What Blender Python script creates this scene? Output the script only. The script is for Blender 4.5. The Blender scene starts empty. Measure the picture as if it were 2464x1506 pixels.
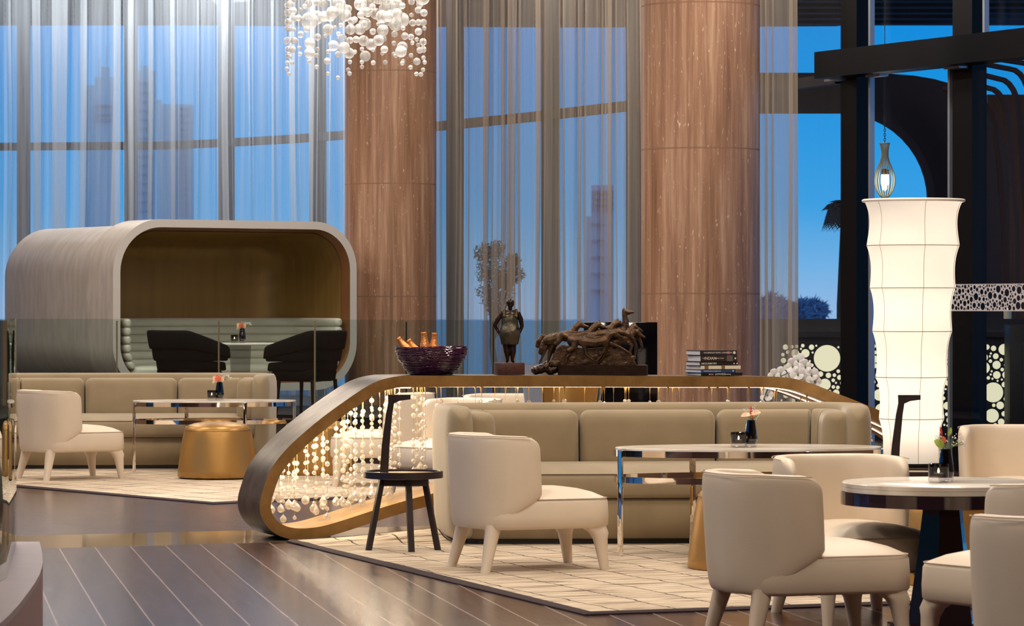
import bpy, bmesh, math, random
from mathutils import Vector, Matrix, noise
R = math.radians
C = bpy.context.scene.collection
random.seed(7)
F = 8000.0; CX = 1232.0; HY = 738.0; CH = 1.45     # focal length in px, image centre, horizon row, camera height
def X(px, Y): return (px - CX) / F * Y
def Z(py, Y): return CH - (py - HY) / F * Y
def P(px, py, Y): return Vector((X(px, Y), Y, Z(py, Y)))
def G(px, py, z=0.0):
    Y = F * (CH - z) / (py - HY)
    return Vector((X(px, Y), Y, z))
# ------------------------------------------------------------------ materials
def lin(c):
    c = c / 255.0
    return c / 12.92 if c <= .04045 else ((c + .055) / 1.055) ** 2.4
def rgb(r, g, b): return (lin(r), lin(g), lin(b), 1)
def newmat(name):
    m = bpy.data.materials.new(name); m.use_nodes = True
    nt = m.node_tree
    for n in list(nt.nodes): nt.nodes.remove(n)
    out = nt.nodes.new('ShaderNodeOutputMaterial')
    return m, nt, out
def N(nt, t, **k):
    n = nt.nodes.new(t)
    for a, v in k.items():
        if a.startswith('i_'):
            key = a[2:]
            key = int(key) if key.isdigit() else key.replace('_', ' ')
            n.inputs[key].default_value = v
        else: setattr(n, a, v)
    return n
def pm(name, col, rough=.5, metal=0, spec=.5, var=0, vscale=8, bump=0, bscale=60, stretch=(1, 1, 1), coat=0, sheen=0, col2=None, detail=4):
    m, nt, out = newmat(name)
    b = N(nt, 'ShaderNodeBsdfPrincipled')
    b.inputs['Base Color'].default_value = col; b.inputs['Roughness'].default_value = rough
    b.inputs['Metallic'].default_value = metal; b.inputs['Specular IOR Level'].default_value = spec
    b.inputs['Coat Weight'].default_value = coat; b.inputs['Sheen Weight'].default_value = sheen
    nt.links.new(b.outputs[0], out.inputs[0])
    if var or bump or col2:
        tc = N(nt, 'ShaderNodeTexCoord'); mp = N(nt, 'ShaderNodeMapping'); mp.inputs['Scale'].default_value = stretch
        nt.links.new(tc.outputs['Object'], mp.inputs[0])
        if var or col2:
            no = N(nt, 'ShaderNodeTexNoise', i_Scale=vscale, i_Detail=detail); nt.links.new(mp.outputs[0], no.inputs[0])
            cr = N(nt, 'ShaderNodeValToRGB'); nt.links.new(no.outputs[0], cr.inputs[0])
            c2 = col2 or tuple(max(0, c * (1 - var)) for c in col[:3]) + (1,)
            cr.color_ramp.elements[0].color = c2; cr.color_ramp.elements[1].color = col
            cr.color_ramp.elements[0].position = .35; cr.color_ramp.elements[1].position = .62
            nt.links.new(cr.outputs[0], b.inputs['Base Color'])
        if bump:
            n2 = N(nt, 'ShaderNodeTexNoise', i_Scale=bscale, i_Detail=3.0); nt.links.new(mp.outputs[0], n2.inputs[0])
            bp = N(nt, 'ShaderNodeBump', i_Strength=bump, i_Distance=.01); nt.links.new(n2.outputs[0], bp.inputs['Height'])
            nt.links.new(bp.outputs[0], b.inputs['Normal'])
    return m
def emis(name, col, s):
    m, nt, out = newmat(name); e = N(nt, 'ShaderNodeEmission', i_Color=col, i_Strength=s); nt.links.new(e.outputs[0], out.inputs[0]); return m
def glassmat(name, tint, refl=.25, rough=.0, ior=1.45):
    m, nt, out = newmat(name)
    t = N(nt, 'ShaderNodeBsdfTransparent', i_Color=tint); g = N(nt, 'ShaderNodeBsdfGlossy', i_Roughness=rough)
    lw = N(nt, 'ShaderNodeLayerWeight', i_Blend=.5); pw = N(nt, 'ShaderNodeMath', operation='POWER'); pw.inputs[1].default_value = 4
    nt.links.new(lw.outputs['Facing'], pw.inputs[0]); mul = N(nt, 'ShaderNodeMath', operation='MULTIPLY_ADD'); mul.inputs[1].default_value = min(1, refl * 2.2); mul.inputs[2].default_value = .11 * refl
    mul.use_clamp = True
    nt.links.new(pw.outputs[0], mul.inputs[0]); mx = N(nt, 'ShaderNodeMixShader')
    nt.links.new(mul.outputs[0], mx.inputs[0]); nt.links.new(t.outputs[0], mx.inputs[1]); nt.links.new(g.outputs[0], mx.inputs[2])
    nt.links.new(mx.outputs[0], out.inputs[0]); return m
M = {}
M['leather'] = pm('cream_leather', rgb(227, 211, 190), .42, spec=.4, bump=.05, bscale=180, var=.05, vscale=3)
M['leather_seam'] = pm('leather_seam', rgb(176, 156, 134), .55)
M['sofa'] = pm('taupe_velvet', rgb(158, 140, 110), .75, sheen=.35, var=.10, vscale=5, bump=.12, bscale=7)
M['sofa_base'] = pm('taupe_velvet_base', rgb(150, 130, 98), .8, sheen=.3, var=.12, vscale=7, stretch=(1, 1, .4))
M['seam'] = pm('dark_seam', rgb(92, 76, 60), .8)
M['black_base'] = pm('black_plinth', rgb(16, 13, 12), .5)
M['gold_leather'] = pm('gold_leather', rgb(176, 134, 74), .38, metal=.55, bump=.06, bscale=120)
M['chrome'] = pm('polished_nickel', rgb(235, 228, 220), .05, metal=1)
M['marble'] = pm('white_marble', rgb(236, 230, 220), .2, col2=rgb(196, 184, 168), vscale=2.2, stretch=(1, 3, 1), detail=7)
M['wenge'] = pm('dark_wenge', rgb(44, 32, 34), .4, var=.35, vscale=30, stretch=(1, 1, .08))
M['tan_leather'] = pm('tan_tray_leather', rgb(190, 158, 108), .5)
M['lacquer'] = pm('plum_black_lacquer', rgb(38, 24, 34), .08, coat=.6)
M['bronze_statue'] = pm('dark_bronze', rgb(60, 43, 35), .34, metal=.75, var=.35, vscale=22, bump=.25, bscale=45)
M['horse_bronze'] = pm('brown_bronze', rgb(92, 68, 48), .40, metal=.6, var=.6, vscale=26, bump=.5, bscale=60)
M['bronze_dress'] = pm('green_bronze', rgb(82, 76, 60), .4, metal=.6, var=.3, vscale=26, bump=.4, bscale=40)
M['redwood'] = pm('red_stone_block', rgb(84, 46, 38), .45, var=.4, vscale=30, bump=.15)
M['black_gloss'] = pm('black_gloss', rgb(6, 7, 14), .07)
M['black_fabric'] = pm('black_fabric', rgb(15, 15, 18), .85, spec=.15)
M['black_metal'] = pm('black_metal', rgb(14, 16, 24), .35, spec=.3)
M['white_tuft'] = pm('pale_channel_leather', rgb(218, 216, 204), .4, var=.05)
M['pod_shell'] = pm('brushed_silver_lacquer', rgb(206, 198, 192), .36, metal=.1, var=.16, vscale=3.5, stretch=(1, 4, 1), bump=.03, bscale=30)
M['pod_rim'] = pm('pale_pod_rim', rgb(204, 200, 196), .45)
M['pod_bronze'] = pm('bronze_reveal', rgb(140, 96, 60), .4, metal=.4)
M['pod_inner'] = pm('olive_gold_interior', rgb(158, 128, 72), .40, metal=.3, var=.14, vscale=3, stretch=(4, 4, .3))
M['black_paint'] = pm('matt_black_paint', rgb(10, 10, 12), .7)
M['frame'] = pm('black_blue_window_frame', rgb(5, 6, 14), .35, spec=.2)
M['mullion'] = pm('dark_mullion', rgb(48, 48, 58), .5)
M['alu'] = pm('aluminium_edge', rgb(170, 176, 190), .35, metal=.6)
M['brass_post'] = pm('brushed_post', rgb(150, 138, 112), .3, metal=.8)
M['paper'] = pm('paper_pages', rgb(226, 226, 236), .8, var=.12, vscale=50, stretch=(.2, .2, 12))
M['white'] = pm('matt_white', rgb(235, 230, 222), .6)
M['petal'] = pm('white_petal', rgb(240, 240, 244), .5)
M['green'] = pm('leaf_green', rgb(104, 132, 58), .5)
M['lime'] = pm('lime_petal', rgb(176, 198, 96), .5)
M['red'] = pm('red_petal', rgb(214, 62, 54), .4)
M['peach'] = pm('peach_petal', rgb(238, 186, 150), .4)
M['coral'] = pm('coral_petal', rgb(230, 110, 78), .4)
M['foil'] = pm('gold_foil', rgb(226, 150, 84), .32, metal=.6, bump=.3, bscale=90)
M['purple'] = pm('purple_glass_thread', rgb(74, 14, 66), .12, coat=.8, var=.6, vscale=70)
M['purple_dark'] = pm('dark_purple_glass', rgb(34, 4, 34), .25)
M['dusk_green'] = pm('dusk_foliage', rgb(52, 62, 66), .8)
M['trunk'] = pm('bark', rgb(60, 52, 48), .9)
M['stone_curb'] = pm('mauve_stone', rgb(134, 118, 130), .4, var=.08, vscale=6)
M['curb_side'] = pm('mauve_stone_side', rgb(128, 98, 98), .45, var=.08, vscale=6)
M['platform'] = pm('platform_edge', rgb(52, 46, 42), .5)
M['candle_wax'] = pm('candle_wax', rgb(250, 236, 214), .5)
M['flame'] = emis('flame', (1, .72, .38, 1), 40)
M['flame_out'] = emis('flame_outside', (1, .6, .4, 1), 3)
M['glass_clear'] = glassmat('clear_glass', (.94, .96, .95, 1), .25)
M['glass_pane'] = glassmat('window_glass', (.97, .985, .99, 1), .12)
M['glass_rail'] = glassmat('green_balustrade_glass', (.86, .925, .91, 1), .3)
M['glass_smoke'] = glassmat('smoked_glass', (.42, .40, .40, 1), .4)
M['glass_base'] = glassmat('thick_glass_base', (.86, .86, .88, 1), .6)
M['glass_curb'] = glassmat('green_edge_glass', (.30, .50, .40, 1), .5)
M['acrylic'] = glassmat('smoky_acrylic', (.66, .66, .66, 1), .3)
M['black_glass'] = pm('black_vase_glass', rgb(8, 7, 12), .05, coat=1)
M['wire'] = pm('fine_wire', rgb(150, 140, 125), .4, metal=.3)
M['gold_wire'] = pm('gold_wire', rgb(214, 176, 110), .3, metal=.4)
M['led'] = emis('warm_led_strip', (1, .84, .60, 1), 200); M['led_low'] = emis('warm_led_strip_low', (1, .82, .56, 1), 24)
M['ext_slat'] = pm('canopy_slats', rgb(46, 50, 62), .7)
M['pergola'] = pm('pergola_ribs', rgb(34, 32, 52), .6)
M['pergola_painted_lit'] = pm('pergola_ribs_lit_paint', rgb(84, 62, 66), .6)  # lighter copy of the rib colour, with room light painted in
M['ext_brown'] = pm('brown_timber_wall', rgb(92, 56, 42), .6, var=.3, vscale=3, stretch=(6, 1, .3))
M['ext_dark'] = pm('dark_bar_front', rgb(30, 30, 42), .6)
M['lit_panel'] = emis('backlit_panel', (1, .92, .62, 1), .8)
M['frost'] = pm('frosted_vinyl', rgb(200, 196, 200), .8)
M['tower'] = pm('haze_painted_tower', rgb(214, 238, 234), .9)  # distance haze is put into the base colours of towers and far shrubs
M['tower_light'] = pm('haze_painted_pale_tower', rgb(236, 244, 248), .9)
M['tower_glass'] = pm('haze_painted_tower_glass', rgb(130, 168, 196), .9)
M['grey_panel'] = pm('grey_blue_panel', rgb(120, 130, 148), .4)
M['dark_cab'] = pm('black_cabinet', rgb(20, 14, 14), .5)
M['bulb'] = emis('pendant_bulb', (1, .93, .72, 1), 9)
M['cage'] = pm('pendant_ribs', rgb(196, 190, 160), .5)
M['ceiling'] = pm('ceiling_plaster', rgb(200, 190, 176), .8)
M['wall'] = pm('interior_wall', rgb(120, 88, 66), .6)
M['shade_dark'] = pm('shade_seam', rgb(150, 128, 104), .8)
# brushed bronze of the console ribbon
def bronze(name, c1, c2, rough, metal):
    m, nt, out = newmat(name); b = N(nt, 'ShaderNodeBsdfPrincipled', i_Roughness=rough, i_Metallic=metal)
    tc = N(nt, 'ShaderNodeTexCoord'); mp = N(nt, 'ShaderNodeMapping'); mp.inputs['Scale'].default_value = (1, 1, 1)
    no = N(nt, 'ShaderNodeTexNoise', i_Scale=5.0, i_Detail=8.0, i_Roughness=.65); cr = N(nt, 'ShaderNodeValToRGB')
    cr.color_ramp.elements[0].color = c1; cr.color_ramp.elements[1].color = c2
    cr.color_ramp.elements[0].position = .35; cr.color_ramp.elements[1].position = .65
    nt.links.new(tc.outputs['Object'], mp.inputs[0]); nt.links.new(mp.outputs[0], no.inputs[0]); nt.links.new(no.outputs[0], cr.inputs[0])
    nt.links.new(cr.outputs[0], b.inputs['Base Color']); nt.links.new(b.outputs[0], out.inputs[0]); return m
M['ribbon_out'] = bronze('grey_patina_bronze', rgb(104, 96, 88), rgb(140, 130, 118), .36, .7)
M['ribbon_face'] = bronze('gold_patina_bronze', rgb(132, 98, 54), rgb(166, 128, 76), .42, .5)
M['ribbon_in'] = bronze('gold_inner_bronze', rgb(158, 122, 72), rgb(192, 156, 100), .45, .2)
# crystal: bright facetted glass
m, nt, out = newmat('crystal'); 
d = N(nt, 'ShaderNodeBsdfTranslucent', i_Color=(1, .95, .86, 1)); d2 = N(nt, 'ShaderNodeBsdfDiffuse', i_Color=(1, .95, .86, 1)); g = N(nt, 'ShaderNodeBsdfGlossy', i_Roughness=.12); t = N(nt, 'ShaderNodeBsdfTransparent')
lw = N(nt, 'ShaderNodeLayerWeight', i_Blend=.35)
m1 = N(nt, 'ShaderNodeMixShader', i_0=.5); m2 = N(nt, 'ShaderNodeMixShader', i_0=.35); m3 = N(nt, 'ShaderNodeMixShader')
mr = N(nt, 'ShaderNodeMapRange'); mr.inputs['To Min'].default_value = .5; mr.inputs['To Max'].default_value = 1
nt.links.new(lw.outputs['Facing'], mr.inputs[0])
nt.links.new(d.outputs[0], m1.inputs[1]); nt.links.new(d2.outputs[0], m1.inputs[2]); nt.links.new(m1.outputs[0], m2.inputs[1]); nt.links.new(g.outputs[0], m2.inputs[2])
nt.links.new(mr.outputs[0], m3.inputs[0]); nt.links.new(t.outputs[0], m3.inputs[1]); nt.links.new(m2.outputs[0], m3.inputs[2]); nt.links.new(m3.outputs[0], out.inputs[0])
M['crystal'] = m
def bubblemat(name, lo, hi):
    m, nt, out = newmat(name)
    d = N(nt, 'ShaderNodeBsdfDiffuse', i_Color=(.95, .94, .92, 1)); tr = N(nt, 'ShaderNodeBsdfTranslucent', i_Color=(.95, .94, .92, 1)); g = N(nt, 'ShaderNodeBsdfGlossy', i_Roughness=.1); t = N(nt, 'ShaderNodeBsdfTransparent')
    lw = N(nt, 'ShaderNodeLayerWeight', i_Blend=.4)
    a = N(nt, 'ShaderNodeMixShader', i_0=.5); b = N(nt, 'ShaderNodeMixShader', i_0=.18); c = N(nt, 'ShaderNodeMixShader')
    tc = N(nt, 'ShaderNodeTexCoord'); no = N(nt, 'ShaderNodeTexNoise', i_Scale=55.0, i_Detail=3.0); nt.links.new(tc.outputs['Object'], no.inputs[0])
    mr = N(nt, 'ShaderNodeMapRange'); mr.inputs['To Min'].default_value = lo; mr.inputs['To Max'].default_value = hi
    ad = N(nt, 'ShaderNodeMath', operation='MULTIPLY_ADD'); ad.inputs[1].default_value = .35; nt.links.new(no.outputs[0], ad.inputs[0]); nt.links.new(lw.outputs['Facing'], ad.inputs[2])
    nt.links.new(ad.outputs[0], mr.inputs[0])
    nt.links.new(d.outputs[0], a.inputs[1]); nt.links.new(tr.outputs[0], a.inputs[2]); nt.links.new(a.outputs[0], b.inputs[1]); nt.links.new(g.outputs[0], b.inputs[2])
    nt.links.new(mr.outputs[0], c.inputs[0]); nt.links.new(t.outputs[0], c.inputs[1]); nt.links.new(b.outputs[0], c.inputs[2]); nt.links.new(c.outputs[0], out.inputs[0]); return m
M['bubble'] = bubblemat('milky_glass', .45, 1.0); M['bubble_clear'] = bubblemat('seeded_glass', .12, 1.0)
# sheer curtain
def sheer(name, col, lo, hi):
    m, nt, out = newmat(name)
    d = N(nt, 'ShaderNodeBsdfDiffuse', i_Color=col); tr = N(nt, 'ShaderNodeBsdfTranslucent', i_Color=col); t = N(nt, 'ShaderNodeBsdfTransparent')
    a = N(nt, 'ShaderNodeMixShader', i_0=.5); c = N(nt, 'ShaderNodeMixShader')
    tc = N(nt, 'ShaderNodeTexCoord'); mp = N(nt, 'ShaderNodeMapping'); mp.inputs['Scale'].default_value = (5, 5, .12)
    no = N(nt, 'ShaderNodeTexNoise', i_Scale=3.0, i_Detail=5.0); mr = N(nt, 'ShaderNodeMapRange')
    mr.inputs['From Min'].default_value = .3; mr.inputs['From Max'].default_value = .7; mr.inputs['To Min'].default_value = lo; mr.inputs['To Max'].default_value = hi
    nt.links.new(tc.outputs['Object'], mp.inputs[0]); nt.links.new(mp.outputs[0], no.inputs[0]); nt.links.new(no.outputs[0], mr.inputs[0]); nt.links.new(mr.outputs[0], c.inputs[0])
    nt.links.new(d.outputs[0], a.inputs[1]); nt.links.new(tr.outputs[0], a.inputs[2]); nt.links.new(t.outputs[0], c.inputs[1]); nt.links.new(a.outputs[0], c.inputs[2]); nt.links.new(c.outputs[0], out.inputs[0]); return m
M['sheer_w'] = sheer('white_sheer', rgb(242, 243, 245), .20, .44); M['sheer_warm_painted'] = sheer('warm_light_painted_sheer', rgb(214, 200, 184), .34, .62)  # the second sheer's beige is warm room light put into the fabric colour
# lamp shade: translucent stretched fabric lit from inside
m, nt, out = newmat('lamp_fabric'); d = N(nt, 'ShaderNodeBsdfDiffuse', i_Color=(.9, .86, .8, 1)); tr = N(nt, 'ShaderNodeBsdfTranslucent', i_Color=(.96, .91, .84, 1)); a = N(nt, 'ShaderNodeMixShader', i_0=.55)
nt.links.new(d.outputs[0], a.inputs[1]); nt.links.new(tr.outputs[0], a.inputs[2])
e = N(nt, 'ShaderNodeEmission', i_Color=(1, .91, .80, 1), i_Strength=.12); ad = N(nt, 'ShaderNodeAddShader'); nt.links.new(a.outputs[0], ad.inputs[0]); nt.links.new(e.outputs[0], ad.inputs[1]); nt.links.new(ad.outputs[0], out.inputs[0]); M['shade'] = m
# travertine
m, nt, out = newmat('travertine'); b = N(nt, 'ShaderNodeBsdfPrincipled', i_Roughness=.42)
tc = N(nt, 'ShaderNodeTexCoord'); mp = N(nt, 'ShaderNodeMapping'); mp.inputs['Scale'].default_value = (14, 14, .55)
no = N(nt, 'ShaderNodeTexNoise', i_Scale=1.0, i_Detail=8.0, i_Roughness=.7, i_Distortion=.3); cr = N(nt, 'ShaderNodeValToRGB'); el = cr.color_ramp.elements
el[0].position = .3; el[0].color = rgb(120, 86, 66); el[1].position = .72; el[1].color = rgb(206, 172, 146); e2 = el.new(.5); e2.color = rgb(164, 124, 98)
mp2 = N(nt, 'ShaderNodeMapping'); mp2.inputs['Scale'].default_value = (60, 60, 16); n2 = N(nt, 'ShaderNodeTexNoise', i_Scale=1.0, i_Detail=3.0)
cr2 = N(nt, 'ShaderNodeValToRGB'); cr2.color_ramp.elements[0].position = .66; cr2.color_ramp.elements[1].position = .74
mx = N(nt, 'ShaderNodeMix', data_type='RGBA'); 
nt.links.new(tc.outputs['Object'], mp.inputs[0]); nt.links.new(mp.outputs[0], no.inputs[0]); nt.links.new(no.outputs[0], cr.inputs[0])
nt.links.new(tc.outputs['Object'], mp2.inputs[0]); nt.links.new(mp2.outputs[0], n2.inputs[0]); nt.links.new(n2.outputs[0], cr2.inputs[0])
nt.links.new(cr2.outputs[0], mx.inputs[0]); nt.links.new(cr.outputs[0], mx.inputs[6]); mx.inputs[7].default_value = rgb(226, 202, 180)
nt.links.new(mx.outputs[2], b.inputs['Base Color']); nt.links.new(b.outputs[0], out.inputs[0]); M['travertine'] = m
M['joint'] = pm('stone_joint', rgb(150, 118, 96), .7)
# floor planks
def planks(name, ang, w, base, base2, line, rough, linew=.006, length=6.0):
    m, nt, out = newmat(name); b = N(nt, 'ShaderNodeBsdfPrincipled', i_Roughness=rough)
    tc = N(nt, 'ShaderNodeTexCoord'); mp = N(nt, 'ShaderNodeMapping'); mp.inputs['Rotation'].default_value = (0, 0, -ang)
    br = N(nt, 'ShaderNodeTexBrick'); br.offset = .37; br.inputs['Scale'].default_value = 1; br.inputs['Brick Width'].default_value = length; br.inputs['Row Height'].default_value = w
    br.inputs['Mortar Size'].default_value = linew; br.inputs['Mortar Smooth'].default_value = .3; br.inputs['Color1'].default_value = (.2, .2, .2, 1); br.inputs['Color2'].default_value = (.9, .9, .9, 1); br.inputs['Mortar'].default_value = (.5, .5, .5, 1)
    mp2 = N(nt, 'ShaderNodeMapping'); mp2.inputs['Scale'].default_value = (1.2, 14, 1); no = N(nt, 'ShaderNodeTexNoise', i_Scale=1.6, i_Detail=7.0, i_Roughness=.65)
    nt.links.new(tc.outputs['Object'], mp.inputs[0]); nt.links.new(mp.outputs[0], br.inputs[0]); nt.links.new(mp.outputs[0], mp2.inputs[0]); nt.links.new(mp2.outputs[0], no.inputs[0])
    ad = N(nt, 'ShaderNodeMath', operation='MULTIPLY_ADD'); ad.inputs[1].default_value = .45; nt.links.new(br.outputs[0], ad.inputs[0]); nt.links.new(no.outputs[0], ad.inputs[2])
    cr = N(nt, 'ShaderNodeValToRGB'); cr.color_ramp.elements[0].color = base; cr.color_ramp.elements[1].color = base2; cr.color_ramp.elements[0].position = .45; cr.color_ramp.elements[1].position = .95
    nt.links.new(ad.outputs[0], cr.inputs[0]); mx = N(nt, 'ShaderNodeMix', data_type='RGBA'); nt.links.new(br.outputs['Fac'], mx.inputs[0]); nt.links.new(cr.outputs[0], mx.inputs[6]); mx.inputs[7].default_value = line
    nt.links.new(mx.outputs[2], b.inputs['Base Color'])
    rr = N(nt, 'ShaderNodeMapRange'); rr.inputs['To Min'].default_value = rough * .7; rr.inputs['To Max'].default_value = rough * 1.5; nt.links.new(no.outputs[0], rr.inputs[0]); nt.links.new(rr.outputs[0], b.inputs['Roughness'])
    nt.links.new(b.outputs[0], out.inputs[0]); return m
M['planks'] = planks('dark_wood_planks', R(-79.8), .215, rgb(42, 28, 28), rgb(76, 52, 50), rgb(158, 138, 136), .18, .0053)
M['planks_far'] = planks('dark_wood_planks_far', R(-53), .16, rgb(40, 25, 28), rgb(72, 48, 48), rgb(110, 88, 86), .19, .004)
# rug
def rugmat(name, ang, s1=.30):
    m, nt, out = newmat(name); b = N(nt, 'ShaderNodeBsdfPrincipled', i_Roughness=.95)
    tc = N(nt, 'ShaderNodeTexCoord'); mp = N(nt, 'ShaderNodeMapping'); mp.inputs['Rotation'].default_value = (0, 0, -ang)
    nz = N(nt, 'ShaderNodeTexNoise', i_Scale=3.5, i_Detail=2.0); sub = N(nt, 'ShaderNodeVectorMath', operation='MULTIPLY_ADD'); sub.inputs[1].default_value = (.09, .09, 0); 
    nt.links.new(tc.outputs['Object'], mp.inputs[0]); nt.links.new(mp.outputs[0], nz.inputs[0]); nt.links.new(nz.outputs[1], sub.inputs[0]); nt.links.new(mp.outputs[0], sub.inputs[2])
    br = N(nt, 'ShaderNodeTexBrick'); br.offset = .5; br.inputs['Scale'].default_value = 1; br.inputs['Brick Width'].default_value = 1.5; br.inputs['Row Height'].default_value = s1; br.inputs['Mortar Size'].default_value = .0075; br.inputs['Mortar Smooth'].default_value = .5
    nt.links.new(sub.outputs[0], br.inputs[0])
    mp2 = N(nt, 'ShaderNodeMapping'); mp2.inputs['Scale'].default_value = (34, 2.2, 1); n2 = N(nt, 'ShaderNodeTexNoise', i_Scale=1.0, i_Detail=4.0, i_Roughness=.6); nt.links.new(sub.outputs[0], mp2.inputs[0]); nt.links.new(mp2.outputs[0], n2.inputs[0])
    cr = N(nt, 'ShaderNodeValToRGB'); cr.color_ramp.elements[0].position = .36; cr.color_ramp.elements[0].color = rgb(104, 80, 64); cr.color_ramp.elements[1].position = .49; cr.color_ramp.elements[1].color = rgb(196, 178, 154); e3 = cr.color_ramp.elements.new(.66); e3.color = rgb(216, 202, 182)
    nt.links.new(n2.outputs[0], cr.inputs[0]); mx = N(nt, 'ShaderNodeMix', data_type='RGBA'); nt.links.new(br.outputs['Fac'], mx.inputs[0]); nt.links.new(cr.outputs[0], mx.inputs[6]); mx.inputs[7].default_value = rgb(66, 46, 38)
    nt.links.new(mx.outputs[2], b.inputs['Base Color']); nt.links.new(b.outputs[0], out.inputs[0]); return m
M['rug_r'] = rugmat('cream_rug_near', R(-68)); M['rug_l'] = rugmat('cream_rug_far', R(-54)); M['rug_edge'] = pm('dark_rug_binding', rgb(48, 32, 36), .9)
M['strip'] = pm('polished_inlay', rgb(112, 98, 78), .07, var=.12, vscale=1.5)
# ------------------------------------------------------------------ mesh building
ICO = {}
def ico(sub):
    if sub not in ICO:
        bm = bmesh.new(); bmesh.ops.create_icosphere(bm, subdivisions=sub, radius=1)
        ICO[sub] = ([v.co.copy() for v in bm.verts], [[v.index for v in f.verts] for f in bm.faces]); bm.free()
    return ICO[sub]
class MB:
    def __init__(s): s.v = []; s.f = []
    def add(s, vs, fs):
        o = len(s.v); s.v += [Vector(v) for v in vs]; s.f += [[i + o for i in f] for f in fs]; return s
    def box(s, c, d, rz=0, bev=0, seg=2, M4=None):
        bm = bmesh.new(); bmesh.ops.create_cube(bm, size=1)
        bmesh.ops.scale(bm, vec=d, verts=bm.verts)
        if bev: bmesh.ops.bevel(bm, geom=bm.edges[:], offset=bev, segments=seg, affect='EDGES', profile=.5)
        mt = Matrix.Translation(c) @ Matrix.Rotation(rz, 4, 'Z')
        if M4: mt = M4 @ mt
        bm.verts.ensure_lookup_table()
        for i, v in enumerate(bm.verts): v.index = i
        s.add([mt @ v.co for v in bm.verts], [[v.index for v in f.verts] for f in bm.faces]); bm.free(); return s
    def sph(s, c, r, sub=2, sc=(1, 1, 1), rot=None):
        vs, fs = ico(sub); c = Vector(c)
        def tr(v):
            w = Vector((v.x * r * sc[0], v.y * r * sc[1], v.z * r * sc[2]))
            return c + (rot @ w if rot else w)
        return s.add([tr(v) for v in vs], fs)
    def loft(s, rings, cap=True, closed=True):
        n = len(rings[0]); vs = [p for r in rings for p in r]; fs = []
        for i in range(len(rings) - 1):
            for j in range(n if closed else n - 1):
                k = (j + 1) % n; fs.append([i * n + j, i * n + k, (i + 1) * n + k, (i + 1) * n + j])
        if cap: fs.append(list(range(n))[::-1]); fs.append([(len(rings) - 1) * n + j for j in range(n)])
        return s.add(vs, fs)
    def tube(s, pts, r, n=8, closed=False, cap=True):
        pts = [Vector(p) for p in pts]; m = len(pts); rings = []
        rr = r if isinstance(r, (list, tuple)) else [r] * m
        up = None
        for i, p in enumerate(pts):
            a = pts[(i - 1) % m] if (closed or i > 0) else p; b = pts[(i + 1) % m] if (closed or i < m - 1) else p
            t = (b - a)
            t = t.normalized() if t.length > 1e-9 else Vector((0, 0, 1))
            if up is None: up = Vector((0, 0, 1)) if abs(t.z) < .9 else Vector((1, 0, 0))
            x = t.cross(up)
            if x.length < 1e-5: x = t.cross(Vector((0, 1, 0)))
            x.normalize(); y = x.cross(t).normalized(); up = y
            rings.append([p + (x * math.cos(2 * math.pi * k / n) + y * math.sin(2 * math.pi * k / n)) * rr[i] for k in range(n)])
        if closed:
            rings.append(rings[0]); return s.loft(rings, cap=False)
        return s.loft(rings, cap=cap)
    def lathe(s, prof, n=48, c=(0, 0, 0), cap=True, a=1, b=1):
        c = Vector(c)
        return s.loft([[c + Vector((r * a * math.cos(2 * math.pi * k / n), r * b * math.sin(2 * math.pi * k / n), z)) for k in range(n)] for r, z in prof], cap=cap)
    def prism(s, poly, z0, z1):
        n = len(poly); return s.loft([[Vector((p[0], p[1], z0)) for p in poly], [Vector((p[0], p[1], z1)) for p in poly]])
    def beam(s, pts, w, h, up=(0, 0, 1)):      # rectangular bar along a polyline; w across, h along up
        pts = [Vector(p) for p in pts]; rings = []; up = Vector(up)
        for i, p in enumerate(pts):
            t = (pts[min(i + 1, len(pts) - 1)] - pts[max(i - 1, 0)]).normalized(); x = t.cross(up).normalized(); y = x.cross(t)
            rings.append([p + x * w / 2 + y * h / 2, p - x * w / 2 + y * h / 2, p - x * w / 2 - y * h / 2, p + x * w / 2 - y * h / 2])
        return s.loft(rings)
    def mesh(s, name):
        me = bpy.data.meshes.new(name); me.from_pydata([tuple(v) for v in s.v], [], s.f); 
        bm = bmesh.new(); bm.from_mesh(me); bmesh.ops.recalc_face_normals(bm, faces=bm.faces[:]); bm.to_mesh(me); bm.free(); return me
    def build(s, name, mat, parent=None, ang=40, world=False, label=None):
        if world and parent is not None:
            inv = (Matrix.Translation(parent['_l']) @ Matrix.Rotation(parent['_r'], 4, 'Z')).inverted()
            pp = parent
            s.v = [inv @ v for v in s.v]
        return link(name, s.mesh(name), mat, parent, ang, label)
def link(name, me, mat, parent=None, ang=40, label=None):
    me.materials.append(M[mat] if isinstance(mat, str) else mat)
    if len(me.polygons):
        me.shade_smooth(); me.set_sharp_from_angle(angle=R(ang))
    o = bpy.data.objects.new(name, me); C.objects.link(o)
    if parent is not None: o.parent = parent
    if label: o['label'] = label
    return o
def thing(name, label, cat, loc=(0, 0, 0), rz=0, group=None):
    o = bpy.data.objects.new(name, None); C.objects.link(o); o.empty_display_size = .1
    o.location = loc; o.rotation_euler = (0, 0, rz); o['label'] = label; o['category'] = cat; o['_l'] = tuple(loc); o['_r'] = rz
    if group: o['group'] = group
    return o
def tag(o, label, cat, group=None):
    o['label'] = label; o['category'] = cat
    if group: o['group'] = group
    return o
def struct(o): o['kind'] = 'structure'; return o
def copy_tree(o, parent=None):
    c = o.copy(); C.objects.link(c); c.parent = parent
    for ch in [x for x in o.children]: copy_tree(ch, c)
    return c
def dup(o, loc, rz, label, group=None):
    c = copy_tree(o); c.location = loc; c.rotation_euler = (0, 0, rz); c['label'] = label; c['_l'] = tuple(loc); c['_r'] = rz
    if group: c['group'] = group
    return c
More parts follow.
